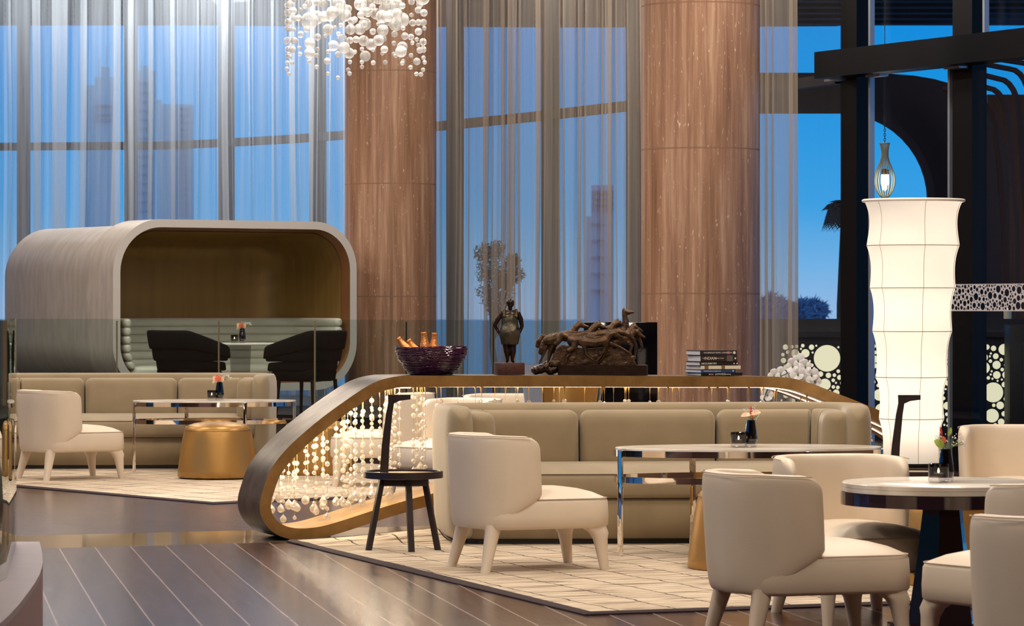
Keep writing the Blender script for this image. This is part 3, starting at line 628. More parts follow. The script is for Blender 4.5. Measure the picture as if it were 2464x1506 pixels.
MB().box(((bx0 + bx1) / 2, BY + .3, 1.15), (bx1 - bx0, .75, .06)).build('counter_top', 'ext_dark', bar, world=True)
MB().box(((X(2340, BY) + bx1) / 2, BY - .03, Z(1026, BY)), (bx1 - X(2340, BY), .02, .03)).build('foot_rail', 'ribbon_face', bar, world=True)
cb = thing('outdoor_cabinet', 'black cabinet standing in front of the glowing bar at the right photo edge', 'cabinet', (X(2480, 35.2), 35.4, -.02))
MB().box((0, 0, .64), (.44, .4, 1.28), bev=.008).build('body', 'dark_cab', cb); MB().box((-.02, -.21, .56), (.38, .02, 1.06), bev=.004).build('door', 'dark_cab', cb); MB().box((-.07, -.222, .75), (.008, .01, .7)).build('handle', 'brass_post', cb)
cd = thing('pillar_candle', 'small white pillar candle burning on the terrace wall ledge', 'candle', (X(2426, 37.2), 37.25, 1.315))
MB().lathe([(.044, 0), (.044, .1), (.02, .095)], 24).build('wax', 'candle_wax', cd); MB().lathe([(.001, .1), (.009, .115), (.001, .14)], 10).build('flame', 'flame_out', cd)
# brown timber wall with a grey-blue panel, far right
bw = thing('timber_wall', 'brown vertical timber wall outside behind the right-hand pane', 'wall', (X(2420, 46), 46, -.02))
MB().box((X(2470, 46) - X(2420, 46) + .25, 0, 2.2), (1.6, .2, 4.4)).build('wall_panel', 'ext_brown', bw)
MB().box((X(2401, 46) - X(2420, 46), -.12, .95), (.22, .04, 1.96)).build('door', 'grey_panel', bw, label='grey-blue door panel')
# pergola of curved ribs
pg = thing('pergola', 'dark pergola of curved timber ribs arching outside the door wall', 'pergola', (X(2240, 39), 39, -.02))
for k in range(44):
    if k in (19, 27): continue
    Y = 39.0 + .10 * k; cxp = 2022; rp = 218 + k * 4.2; rv = 218 + min(80, k * 3.3); pts = []
    for q in range(13):
        a = R(90 * q / 12); pts.append(P(cxp + rp * max(0, math.sin(a)) ** (1 - .4 * k / 44), 482 - rv * max(0, math.cos(a)) ** (1 - .4 * k / 44), Y))
    pts = [P(1780, 482 - rv, Y)] + [P(1920, 482 - rv, Y)] + pts + [P(cxp + rp, 650, Y), Vector((X(cxp + rp + 4, Y), Y, 0))]
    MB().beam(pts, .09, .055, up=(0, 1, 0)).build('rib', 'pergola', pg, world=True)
for k, (xo, yo) in enumerate(((0, 0), (26, -22), (52, -46), (-30, 30), (85, -60))):
    Y = 38.0 + .3 * k; pts = [P(2300 + xo, 188 + yo * .8, Y)] + [P(2378 + xo + 30 * math.sin(R(a)) * 1.6, 300 + yo - 88 * math.cos(R(a)) - 0, Y) for a in range(0, 91, 15)] + [P(2436 + xo, 420, Y), P(2446 + xo, 560, Y), Vector((X(2450 + xo, Y), Y, 0))]
    MB().beam(pts, .05, .12, up=(0, 1, 0)).build('rib', 'pergola_painted_lit', pg, world=True, label='rib with room light painted into its brown')
# pendant lantern outside
PY = 33.5
pl = thing('pendant_lantern', 'bottle-shaped ribbed pendant lantern glowing outside above the tall fabric lamp', 'pendant lamp', (X(2129, PY), PY, Z(476, PY)))
def pr(py): return (476 - py) / F * PY
prof = [(475, 7), (470, 13), (458, 20), (445, 24), (430, 25), (415, 22), (400, 16), (388, 11), (375, 8), (362, 8.5), (352, 10), (345, 12)]
for k in range(18):
    a = 2 * math.pi * k / 18; MB().tube([(w_ * PY / F * math.cos(a), w_ * PY / F * math.sin(a), pr(y)) for y, w_ in prof], .004, 5).build('cage_rib', 'cage' if True else '', pl)
mb = MB()
for y, w_ in ((475, 7), (345, 12)): mb.tube([(w_ * PY / F * math.cos(a * math.pi / 12), w_ * PY / F * math.sin(a * math.pi / 12), pr(y)) for a in range(24)], .006, 6, closed=True)
mb.build('cage_ring', 'cage', pl)
MB().lathe([(.001, pr(460)), (.02, pr(455)), (.040, pr(440)), (.040, pr(425)), (.040, pr(420))], 20).build('bulb', 'bulb', pl)
MB().lathe([(.042, pr(420)), (.042, pr(408)), (.01, pr(406))], 20).build('bulb_holder', 'ribbon_face', pl)
mb = MB(); zt = 5.6 - Z(476, PY)
z = pr(345); k = 0
while z < zt:
    if k < 22: mb.tube([(.010 * math.cos(a * math.pi / 4) * (k % 2), .010 * math.cos(a * math.pi / 4) * ((k + 1) % 2), z + .014 + .016 * math.sin(a * math.pi / 4)) for a in range(8)], .003, 4, closed=True); z += .024
    else: mb.tube([(0, 0, z), (0, 0, zt)], .004, 5); break
    k += 1
mb.build('chain', 'black_metal', pl)
# ================================================================== furniture
LF = .010
def armchair(label, loc, rz):
    t = thing('armchair', label, 'armchair', loc, rz, 'cream leather tub armchairs')
    # seat body
    out = rrect(-.36, .385, -.30, .30, [.10, .16, .16, .10], 7)
    out = [(x + (.018 * (1 - (y / .3) ** 2) if x > .3 else 0), y) for x, y in out]
    seat = MB().loft(plan_rings(out, [(.232, .03), (.236, .012), (.25, .002), (.30, 0), (.375, .004), (.392, .012), (.402, .03), (.425, .08), (.443, .15), (.452, .23)])).build('seat', 'leather', t, ang=60)
    rg = plan_rings(out, [(.394, .008)])[0]; MB().tube(rg, .0028, 6, closed=True).build('piping', 'leather_seam', seat)
    # wrapping backrest
    path = Path(fillet([(-.015, .325), (-.405, .325), (-.405, -.325), (-.015, -.325)], .25, 14))
    def lean(v):
        k = (v.z - .235) / .51; return Vector((v.x * (1 + .0 * k) - .030 * k * (1 if v.x < 0 else .3), v.y * (.945 + .055 * k), v.z))
    bf = lambda d, L: .17 * max(0, 1 - min(d, L - d) / .30)
    tf = lambda d, L: .012 * max(0, 1 - min(d, L - d) / .3)
    back = pad(MB(), path, 0, path.L, -.085, 0, .235, .748, re=.10, rz=.075, e=.42, warp=lean, topf=tf, botf=bf, n=48, m=28).build('backrest', 'leather', t, ang=75)
    pts = []
    for k in range(41):
        d = path.L * k / 40; p, n_ = path.at(d); f = .0 if .1 < d < path.L - .1 else 1
        if 2 <= k <= 38: q = p + n_ * -.004; pts.append(lean(Vector((q.x, q.y, .742 - tf(d, path.L)))))
    MB().tube(pts, .0025, 6).build('piping', 'leather_seam', back)
    def leg(secs):
        rings = []
        for (x, y, z, a, b) in secs:
            rings.append([Vector((x + px, y + py, z)) for px, py in rrect(-a / 2, a / 2, -b / 2, b / 2, min(a, b) * .42, 4)])
        return MB().loft(rings)
    for s in (1, -1):
        leg([(-.29, s * .215, .26, .085, .085), (-.295, s * .22, .22, .08, .08), (-.325, s * .24, .1, .062, .062), (-.35, s * .255, .0, .05, .05)]).build('leg', 'leather', t)
        leg([(.280, s * .215, .28, .15, .12), (.298, s * .228, .235, .138, .108), (.322, s * .243, .205, .105, .09), (.330, s * .246, .17, .078, .072), (.338, s * .25, .1, .062, .06), (.352, s * .256, .0, .048, .048)]).build('leg', 'leather', t)
    return t
ac = armchair('cream tub armchair in front of the taupe sofa, beside the dark three-legged side table', (X(1269, 18.3), 18.3, LF), R(22))
acs = [('cream tub armchair at the left edge beside the far chrome-framed table', (X(168, 27.85), 27.85, LF), R(35)),
       ('large foreground armchair seen from behind, front left of the round marble table', (X(1940, 14.25), 14.3, 0), R(18)),
       ('cream armchair facing the room behind the round marble table, back against the oval table', (1.592, 15.52, 0), R(-75)),
       ('armchair right of the round marble table, its back turned and cut by the photo edge', (X(2480, 13.6), 13.62, 0), R(125)),
       ('nearest armchair in the bottom right corner, only the curved back in view', (X(2577, 11.4), 11.5, 0), R(79)),
       ('cream armchair behind the round table at the right edge, beside the lit fabric lamp', (X(2445, 19.4), 19.5, .0), R(-97)),
       ('armchair seen through the crystal strands behind the console, near its left slope', (X(915, 26.6), 26.8, LF), R(178)),
       ('pale armchair seen through the crystal strands, just left of the near sofa arm', (X(1075, 25.0), 25.0, LF), R(-130)),
       ('pale armchair behind the near sofa with only its curved top edge showing', (X(1200, 26.4), 26.6, .0), R(-100))]
for l, p, r in acs: dup(ac, p, r, l, 'cream leather tub armchairs')
# ---- sofas
def sofa(label, loc, rz):
    t = thing('sofa', label, 'sofa', loc, rz, 'curved taupe sofas')
    path = Path(fillet([(1.26, -.47), (1.375, .46), (-1.375, .46), (-1.26, -.47)], .36, 14))
    L = path.L
    def lean(v):
        k = v.z / .83; return Vector((v.x * (.985 + .015 * k), v.y * (.97 + .03 * k) , v.z))
    pad(MB(), path, 0, L, -.17, 0, .03, .838, re=.13, rz=.10, e=.38, warp=lean, n=60, m=28).build('frame', 'sofa', t, ang=75)
    # base and seat inside the shell
    def inner(d0, d1, off, n=30):
        return [path.at(d0 + (d1 - d0) * k / n)[0] + path.at(d0 + (d1 - d0) * k / n)[1] * off for k in range(n + 1)]
    fr = [(-1.12 + 2.24 * k / 20, -.43 - .05 * (1 - (2 * k / 20 - 1) ** 2)) for k in range(21)]
    pl = inner(.10, L - .10, -.10); poly = [(p.x, p.y) for p in pl] + fr
    MB().loft(plan_rings(poly, [(.035, .03), (.045, .015), (.27, .015), (.28, .03)])).build('base', 'sofa_base', t, ang=60)
    MB().loft(plan_rings(poly, [(.0, .045), (.04, .045)])).build('plinth', 'black_base', t)
    st = plan_rings([(x, y - (.02 if y < -.3 else 0)) for x, y in poly], [(.282, .03), (.29, .012), (.31, 0), (.40, 0), (.422, .012), (.432, .03), (.455, .09), (.472, .18), (.48, .30)])
    seat = MB().loft(st).build('seat', 'sofa', t, ang=60)
    MB().tube([v + Vector((0, -.001, .004)) for v in st[4] if v.y < -.38], .003, 6).build('piping', 'seam', seat)
    # back cushions along the shell
    cuts = [.06, .42, .80, 1.62, 2.44, 3.10, 3.56, L - .06] if False else None
    mid = L / 2; cuts = [.05, .56, 1.02, mid - .42, mid + .42, L - 1.02, L - .56, L - .05]
    for a, b in zip(cuts, cuts[1:]):
        wd = b - a
        def cw(v): return lean(v)
        pad(MB(), path, a + .004, b - .004, -.30, -.13, .42, .795 if wd > .55 else .80, re=.06, rz=.07, e=.5, warp=cw, n=16, m=22).build('back_cushion', 'sofa', t, ang=75)
    return t
sf = sofa('near taupe sofa with curved arms behind the oval marble table', (X(1570, 20.6), 20.62, LF), R(5))
dup(sf, (X(308, 30.0) + .02, 29.95, LF), R(3), 'far taupe sofa with curved arms in front of the glass balustrade and silver pod', 'curved taupe sofas')
sf.scale = (1.03, 1, 1)
# ---- oval chrome tables
def oval_table(label, loc, rz, a=.775, b=.40):
    t = thing('oval_table', label, 'table', loc, rz, 'oval marble tables on polished metal frames')
    MB().lathe([(.97, .600), (.985, .604), (.985, .622), (.98, .626)], 96, a=a, b=b).build('tabletop', 'marble', t)
    def ring(z0, z1, o, i):
        mb = MB(); n = 96; rs = []
        for (r, z) in ((o, z0), (o, z1), (i, z1), (i, z0), (o, z0)): rs.append([Vector(((a - r) * math.cos(2 * math.pi * k / n), (b - r) * math.sin(2 * math.pi * k / n), z)) for k in range(n)])
        return mb.loft(rs, cap=False)
    ring(.576, .612, 0, .012).build('upper_ring', 'chrome', t, ang=30); ring(.425, .460, 0, .012).build('lower_ring', 'chrome', t, ang=30)
    for ang in (197, 291, 110, 17):
        A = R(ang); x, y = (a + .008) * math.cos(A), (b + .008) * math.sin(A); rot = math.atan2(math.sin(A) / b, math.cos(A) / a)
        MB().box((x, y, .306), (.016, .036, .612), rz=rot, bev=.002).build('leg', 'chrome', t)
    return t
ot = oval_table('near oval table with white marble top between the near sofa and the armchairs', (X(1801, 19.35), 19.35, LF), R(5), .792)
dup(ot, (X(518, 29.05), 29.0, LF), R(5), 'far oval table in front of the far sofa, gold stool before it', 'oval marble tables on polished metal frames').scale = (.91, .91, 1)
dup(ot, (X(-200, 29.1), 29.1, LF), R(5), 'oval table end seen through the green glass at the left photo edge', 'oval marble tables on polished metal frames')
# ---- gold stools
def pouf(label, loc, rz=0):
    t = thing('pouf', label, 'stool', loc, rz, 'round gold leather stools')
    prof = [(.300, 0), (.330, .004), (.337, LF), (.334, .06), (.318, .18), (.300, .30), (.285, .375), (.275, .405), (.262, .425), (.24, .440), (.19, .455), (.12, .463), (.04, .466), (.001, .466)]
    o = MB().lathe(prof, 64).build('body', 'gold_leather', t, ang=60)
    MB().tube([(.279 * math.cos(a * math.pi / 24), .279 * math.sin(a * math.pi / 24), .402 + .008 * math.sin(a * math.pi / 24)) for a in range(48)], .003, 6, closed=True).build('piping', 'ribbon_face', o)
    return t
pf = pouf('gold leather stool in front of the far oval table', (X(524, 27.9), 27.9, .02))
dup(pf, (X(762, 28.6), 28.6, LF), 0, 'gold leather stool glimpsed through the left end of the crystal loop', 'round gold leather stools')
dup(pf, (X(1800, 18.35), 18.3, LF), 0, 'gold leather stool half hidden behind the large foreground armchair', 'round gold leather stools')
dup(pf, (X(2275, 17.3), 17.4, LF), 0, 'gold leather stool just behind the dark pedestal of the round table', 'round gold leather stools')
# ---- valet side table
def valet(label, loc, rz):
    t = thing('side_table', label, 'side table', loc, rz, 'dark side tables with a cane-shaped handle')
    r = .236; tray = MB().lathe([(r - .02, .425), (r, .428), (r, .466), (r - .008, .468), (r - .012, .466), (r - .014, .452), (.001, .452)], 64).build('tray', 'wenge', t)
    MB().lathe([(r - .016, .452), (r - .016, .4545), (.001, .4545)], 64, cap=False).build('tray_inlay', 'tan_leather', tray)
    for a in (200, 285, 345):
        A = R(a); d = Vector((math.cos(A), math.sin(A), 0)); p0 = d * .13 + Vector((0, 0, .43)); p1 = d * .215
        MB().beam([p1, p0], .03, .034, up=(-d.y, d.x, 0)).build('leg', 'wenge', t)
    MB().box((.02, -.02, .405), (.26, .17, .045), bev=.004).build('apron', 'wenge', t)
    mb = MB(); pts = [(-.115, .05, .45), (-.105, .05, .62), (-.085, .05, .80), (-.07, .05, .885)]
    ws = [.050, .046, .038, .034]; rings = []
    for (x, y, z), w_ in zip(pts, ws): rings.append([Vector((x - w_ / 2, y - .014, z)), Vector((x + w_ / 2, y - .014, z)), Vector((x + w_ / 2, y + .014, z)), Vector((x - w_ / 2, y + .014, z))])
    mb.loft(rings)
    mb.loft([[Vector((x, y, z)) for x, z in ((-.092, .918), (-.090, .862), (-.052, .868), (-.02, .882), (.042, .890), (.042, .918))] for y in (.036, .064)])
    mb.build('handle', 'wenge', t); return t
vt = valet('dark three-legged side table with a cane handle in front of the crystal loop', (X(970, 19.7), 19.7, LF), 0)
dup(vt, (X(2205, 19.9), 20.0, .0), 0, 'dark side table whose cane handle stands against the lit fabric lamp', 'dark side tables with a cane-shaped handle')
# ---- round pedestal table
rt = thing('round_table', 'round white marble table with dark lacquer rim and faceted pedestal among the foreground chairs', 'table', (X(2268, 15.1), 15.1, 0))
MB().lathe([(.445, .612), (.455, .614), (.455, .631), (.452, .633), (.455, .635), (.455, .652), (.450, .656), (.001, .656)], 96).build('tabletop', 'marble', rt)
MB().lathe([(.40, .555), (.462, .555), (.462, .612), (.44, .613)], 96).build('rim', 'lacquer', rt, ang=30)
def ngon(r, z, n=6, a0=.25): return [Vector((r * math.cos(a0 + 2 * math.pi * k / n), r * math.sin(a0 + 2 * math.pi * k / n), z)) for k in range(n)]
MB().loft([ngon(.17, LF), ngon(.125, .30), ngon(.092, .56)]).build('pedestal', 'lacquer', rt, ang=10)
MB().lathe([(.25, 0), (.25, .014), (.24, .018)], 48).build('base_plate', 'lacquer', rt)
# ---- rugs
def rug(name, label, c0, e1, e2, mat, fold=False):  # corner c0, edge vectors
    t = thing(name, label, 'rug', (c0.x, c0.y, 0)); n1, n2 = 70, 80; mb = MB(); H = .013
    def hz(u, v):
        if not fold: return 0
        du = u * e1.length; dv = v * e2.length      # du from back-left edge inward, dv along it
        return .075 * math.exp(-((du - .28) / .13) ** 2) * math.exp(-((dv - .95) / .55) ** 2) + .05 * math.exp(-((du - .02) / .10) ** 2) * math.exp(-((dv - 1.0) / .6) ** 2)
    vs = []; 
    for i in range(n1 + 1):
        for j in range(n2 + 1):
            u = (i / n1) ** (1.8 if fold else 1); v = j / n2; wv = .012 * math.sin(v * 23) * (1 if fold else .3); p = e1 * u + e2 * v; p = p + e1.normalized() * wv * (1 - u)
            vs.append(Vector((p.x, p.y, H + hz(u, v))))
    fs = [[i * (n2 + 1) + j, i * (n2 + 1) + j + 1, (i + 1) * (n2 + 1) + j + 1, (i + 1) * (n2 + 1) + j] for i in range(n1) for j in range(n2)]
    mb.add(vs, fs); mb.build('pile', mat, t, ang=80)
    bd = MB(); idx = [j for j in range(n2 + 1)] + [i * (n2 + 1) + n2 for i in range(1, n1 + 1)] + [n1 * (n2 + 1) + j for j in range(n2 - 1, -1, -1)] + [i * (n2 + 1) for i in range(n1 - 1, 0, -1)]
    cen = (e1 + e2) * .5; top = []; bot = []
    rings = []
    for k in idx:
        v = vs[k]; o = Vector((v.x - cen.x, v.y - cen.y, 0)).normalized() * .030; rings.append([v - o + Vector((0, 0, .003)), v + o * .3 + Vector((0, 0, .002)), v + o + Vector((0, 0, -H * .5)), Vector((v.x + o.x, v.y + o.y, max(.001, v.z - H))), Vector((v.x - o.x, v.y - o.y, max(.001, v.z - H)))])
    rings.append(rings[0]); bd.loft(rings, cap=False).build('binding', 'rug_edge', t); return t
c1 = G(700, 1305).xy; c2 = G(1415, 1480).xy; e_side = (c2 - c1); e_long = Vector((math.cos(R(20)), math.sin(R(20)))) * 5.4
rug('rug', 'cream rug with thin dark broken lines under the near sofa and armchair', Vector((c1.x, c1.y)), e_side, e_long, 'rug_r', fold=True)
c3 = G(512, 1213).xy; dl_ = (G(25, 1170).xy - c3).normalized(); rug('rug', 'cream rug with thin dark broken lines under the far sofa and table', Vector((c3.x, c3.y)), dl_ * 7.5, Vector((-dl_.y, dl_.x)) * -4.4 if (Vector((-dl_.y, dl_.x)).y < 0) else Vector((-dl_.y, dl_.x)) * 4.4, 'rug_l')
# ---- the crystal console loop
cB = G(700, 1300).xy; cu_ = Vector((math.cos(R(20.5)), math.sin(R(20.5)))); cv_ = Vector((-cu_.y, cu_.x)); CW = .50
def tz(px, py):
    k = (px - CX) / F; t = (k * cB.y - cB.x) / (cu_.x - k * cu_.y); Y = cB.y + t * cu_.y; return t, Z(py, Y)
cons = thing('console', 'sculptural bronze loop console hung with lit crystal strands, behind the near sofa', 'console', (cB.x, cB.y, 0), R(20.5))
cl = [(638, 1213), (648, 1176), (664, 1134), (706, 1082), (776, 1021), (846, 970), (902, 934), (950, 920), (995, 918), (1100, 917.5), (1300, 917.5), (1500, 918), (1700, 918.6), (1845, 919), (1895, 922), (1940, 932), (2000, 955), (2060, 978), (2120, 1003), (2180, 1032), (2232, 1070), (2262, 1115), (2272, 1165), (2262, 1205), (2235, 1232), (2195, 1246), (2130, 1246), (2000, 1225), (1800, 1185), (1600, 1158), (1400, 1150), (1200, 1166), (1036, 1203), (943, 1229), (884, 1248), (823, 1268), (776, 1281), (730, 1286.5), (692, 1283), (662, 1268), (643, 1243)]
cp = [Vector(tz(*q)) for q in cl]
# closed Catmull-Rom
def crom(p, seg):
    n = len(p); out = []
    for i in range(n):
        a, b, c, d = p[(i - 1) % n], p[i], p[(i + 1) % n], p[(i + 2) % n]
        for k in range(seg):
            s = k / seg; out.append(.5 * ((2 * b) + (c - a) * s + (2 * a - 5 * b + 4 * c - d) * s * s + (3 * b - a - 3 * c + d) * s ** 3))
    return out
ccl = crom(cp, 7); n_ = len(ccl); TH = .036
for _ in range(6): ccl = [(ccl[i - 1] + ccl[i] * 2 + ccl[(i + 1) % n_]) / 4 for i in range(n_)]
nor = []
for i in range(n_):
    t_ = (ccl[(i + 1) % n_] - ccl[i - 1]).normalized(); nor.append(Vector((-t_.y, t_.x)))
outr = [p + q * TH for p, q in zip(ccl, nor)]; inr = [p - q * TH for p, q in zip(ccl, nor)]
if sum((o - Vector((1.8, .5))).length for o in outr) < sum((o - Vector((1.8, .5))).length for o in inr): outr, inr = inr, outr
zmin = min(p.y for p in outr)
sh = -zmin + .001
outr = [Vector((p.x, p.y + sh * max(0, 1 - p.y / .4))) for p in outr]; inr = [Vector((p.x, p.y + sh * max(0, 1 - p.y / .4))) for p in inr]
def strip3(A, B, ya, yb):
    rings = [[Vector((a.x, ya, a.y)), Vector((b.x, yb, b.y))] for a, b in zip(A, B)]; rings.append(rings[0]); mb = MB(); mb.loft(rings, cap=False, closed=False); return mb
strip3(outr, outr, 0, CW).build('outer_band', 'ribbon_out', cons, ang=60)
strip3(inr, inr, 0, CW).build('inner_band', 'ribbon_in', cons, ang=60)
strip3(outr, inr, 0, 0).build('front_edge', 'ribbon_face', cons, ang=60); strip3(outr, inr, CW, CW).build('rear_edge', 'ribbon_face', cons, ang=60)
def inner_y(t, top=True):
    best = None
    for i in range(n_):
        a, b = inr[i], inr[(i + 1) % n_]
        if (a.x - t) * (b.x - t) <= 0 and abs(a.x - b.x) > 1e-6:
            z = a.y + (b.y - a.y) * (t - a.x) / (b.x - a.x)
            if best is None or (z > best if top else z < best): best = z
    return best
t0 = min(p.x for p in inr); t1 = max(p.x for p in inr)
tl_ = tz(1000, 935)[0]
for y in (.15, .37):
    pts = [Vector((t0 + .05 + (t1 - t0 - .25) * k / 120, y, inner_y(t0 + .05 + (t1 - t0 - .25) * k / 120) - .006)) for k in range(121)]
    kk = next(i for i, p in enumerate(pts) if p.x > tl_)
    MB().beam(pts[:kk + 1], .008, .004).build('led_strip', 'led', cons); MB().beam([p + Vector((0, 0, .0035)) for p in pts[kk:]], .010, .002).build('led_strip', 'led_low', cons)
rnd = random.Random(21); SX = []
cnt = 0; tl = tz(1040, 1000)[0]
def strand(t, y):
    zt = inner_y(t); zb = inner_y(t, False)
    if zt is None or zt - zb < .12: return
    right = t > tl; end = zb + rnd.uniform(.035, .17) if not right else zb + rnd.uniform(.05, .3)
    if right and rnd.random() < .5: end = max(end, .62)
    mb = MB(); mb.tube([(t, y, zt), (t, y, end)], .0012, 4); mb.lathe([(.008, zt), (.006, zt - .012), (.0035, zt - .03), (.0015, zt - .05)], 8, c=(t, y, 0))
    s = mb.build('crystal_strand', 'gold_wire', cons); cr_ = MB(); z = zt - rnd.uniform(.05, .14) if not right else zt - rnd.uniform(.09, .16)
    while z > end + .03:
        r_ = rnd.choice((.0115, .013, .015, .0165)); cr_.sph((t, y, z), r_, 1 if right else 2); z -= r_ + rnd.choice((.012, .018, .03, .05, .07)) + .012
    r_ = rnd.uniform(.022, .030) if rnd.random() < .8 else .013
    cr_.lathe([(.001, end + r_ * 1.35), (r_ * .35, end + r_), (r_ * .8, end + r_ * .5), (r_, end), (r_ * .82, end - r_ * .58), (r_ * .4, end - r_ * .92), (.001, end - r_)], 12, c=(t, y, 0))
    cr_.build('beads', 'crystal', s, ang=10)['kind'] = 'stuff'
gl = [.14 + .125 * k for k in range(int((tl - .14) / .125))]
tt = t0 + .07
while tt < tl:
    for q in range(rnd.choice((1, 2, 3, 3))):
        strand(tt + rnd.uniform(-.012, LF), rnd.uniform(.06, CW - .06)); cnt += 1
    tt += rnd.choice((.045, .06, .075))
while tt < t1 - .12 and cnt < 99:
    strand(tt, rnd.uniform(.06, CW - .06)); cnt += 1; tt += (t1 - .12 - tl) / 60 * rnd.choice((.3, .7, 1.2, 1.5)) * 1.1
# ---- things on the console
def ontop(px, back=.22):
    t, _ = tz(px, 905); z = max(p.y for p in outr if abs(p.x - t) < .06); q = cB + cu_ * t + cv_ * back
    for _ in range(6):
        k = (px - CX) / F; q2 = cB + cv_ * back; t = (k * q2.y - q2.x) / (cu_.x - k * cu_.y); q = q2 + cu_ * t
    z = max(p.y for p in outr if abs(p.x - t) < .06); return Vector((q.x, q.y, z + .001))
# purple bowl
b0 = ontop(1038, .24); s_ = b0.y / F
bowl = thing('bowl', 'deep purple bowl of coiled glass threads on the left end of the console', 'bowl', b0)
def br_(f): return s_ * (50 + 36 * math.sin(min(1, f) * math.pi / 2) ** .85)
rnd = random.Random(5); mb = MB()
for k in range(46):
    f = k / 45; z = .004 + f * 66 * s_; ph = rnd.random() * 6; r0 = br_(f); mb.tube([((r0 + .003 * math.sin(5 * a / 10 + ph) + rnd.uniform(-.0035, .0035)) * math.cos(a * math.pi / 40), (r0 + rnd.uniform(-.0035, .0035)) * math.sin(a * math.pi / 40), z + .003 * math.sin(a / 7 + ph) + rnd.uniform(-.0012, .0012)) for a in range(80)], .0028, 5, closed=True)
mb.build('glass_threads', 'purple', bowl, ang=50)
MB().lathe([(.001, .002)] + [(br_(k / 10) - .005, .002 + k / 10 * 64 * s_) for k in range(11)] + [(br_(k / 10) - .010, .006 + k / 10 * 64 * s_) for k in range(10, -1, -1)] + [(.001, .008)], 48, cap=False).build('liner', 'purple_dark', bowl)
for i, (px, py, ang, la) in enumerate(((957, 813, -38, 'leftmost gold-foiled bottle neck leaning in the purple bowl'), (981, 818, -36, 'low gold-foiled bottle neck leaning second from the left in the purple bowl'), (1020, 799, -4, 'upright ribbed copper bottle neck near the middle of the purple bowl'), (1046, 801, 3, 'upright shiny gold bottle neck, rightmost in the purple bowl'))):
    top = Vector((X(px, b0.y), b0.y + (.03 if i in (1, 3) else -.02), Z(py, b0.y))); L = .16 if i > 1 else .15
    d = Vector((math.sin(R(ang)), 0, math.cos(R(ang)))); base = top - d * L
    o = thing('bottle', la, 'bottle', base, 0, 'foil-wrapped bottles in the purple bowl'); rot = Vector((0, 0, 1)).rotation_difference(d).to_matrix()
    mb = MB(); mb.lathe([(.001, 0), (.032, .002), (.033, L - .10), (.030, L - .078), (.022, L - .05), (.0185, L - .02), (.0195, L - .012), (.0205, L - .004), (.018, L), (.001, L - .001)], 24)
    mb.v = [rot @ v for v in mb.v]; mb.build('foil', 'foil', o)
# woman statuette
w0 = ontop(1225, .22); s_ = w0.y / F
st = thing('statuette', 'dark bronze statuette of a full-figured woman in a short dress on a red block', 'statue', w0)
MB().box((0, 0, 15 * s_), (66 * s_, 52 * s_, 29 * s_), rz=R(12), bev=.002).build('plinth', 'redwood', st)
zb_ = 29.5 * s_
def wp(px, py, y=0): return ((px - 1226) * s_, y, (902.5 - py) * s_)
mb = MB(); T = lambda a, b, r0, r1: cap_(mb, a, b, r0 * s_, r1 * s_)
mb.sph(wp(1229, 731, .004), 9.6 * s_, 2, sc=(.98, 1.1, 1.12)); T(wp(1229, 740), wp(1228, 750, .004), 5, 6)
T(wp(1211, 754), wp(1244, 754), 7.5, 7.5); mb.sph(wp(1227, 765), 19 * s_, 2, sc=(1, .72, .95)); mb.sph(wp(1228, 780), 18.5 * s_, 2, sc=(1, .75, .8))
mb.sph(wp(1219, 797, -.012), 15.5 * s_, 2, sc=(1, 1.1, 1)); mb.sph(wp(1237, 797, -.012), 15.5 * s_, 2, sc=(1, 1.1, 1)); mb.sph(wp(1227, 797), 22 * s_, 2, sc=(1.02, .8, .85))
T(wp(1218, 805), wp(1219, 832), 12, 8.6); T(wp(1237, 805), wp(1235, 832), 12, 8.6); T(wp(1219, 832), wp(1221, 846, -.004), 8.4, 8.2); T(wp(1235, 832), wp(1235.5, 846, -.004), 8, 7.8)
T(wp(1221, 846, -.004), wp(1222, 866), 8, 4); T(wp(1235.5, 846, -.004), wp(1233.5, 866), 7.6, 4); T(wp(1222, 868, .004), wp(1220.5, 870.5, LF), 3.8, 3.4); T(wp(1233.5, 868, .004), wp(1236, 870.5, LF), 3.8, 3.4)
for sx_, pts in ((-1, ((1209, 755), (1199, 768), (1191, 783), (1199, 797), (1203, 803))), (1, ((1247, 755), (1254, 769), (1257, 785), (1253, 797), (1250, 803)))):
    rr = (7, 6.4, 4.8, 3.8, 3.4)
    for a, b, r0, r1 in zip(pts, pts[1:], rr, rr[1:]): T(wp(*a, 0), wp(*b, .006 if b[1] > 790 else 0), r0, r1)
    hx, hy = pts[-1]
    for k in range(4): T(wp(hx + sx_ * -1 * (k * 1.6 - 2), hy + 1, .006), wp(hx + sx_ * -1 * (k * 1.9 - 1), hy + 7 - abs(k - 1.5), .010), 1.25, 1.0)
    T(wp(hx - sx_ * 2, hy - 1, .008), wp(hx - sx_ * 5, hy + 3, .012), 1.3, 1.1)
body = link('body', remesh(mb, 'body', .0024, 4), 'bronze_statue', st, 80)
mb = MB()   # dress as its own shell over the torso
ell = [(758, 18, 12.5), (766, 19.8, 14.6), (776, 20, 15), (783, 20.5, 15.6), (790, 23, 19.5), (797, 25, 22.5), (805, 25.4, 23), (814, 24, 20.5), (822, 22, 17.6), (829, 20.8, 15.6)]
rings = [[Vector(wp(1227.5 + a * math.cos(2 * math.pi * k / 48), y, 0)) + Vector((0, (b * math.sin(2 * math.pi * k / 48) - (3 if y > 785 else 0)) * s_ + (.0022 * math.sin(k * 1.7 + y * .3)), 0)) for k in range(48)] for y, a, b in ell]
mb.loft(rings)
for px in (1214, 1243): cap_(mb, wp(px, 762, -.022), wp(px, 747, -.004), 4.2 * s_, 4 * s_)
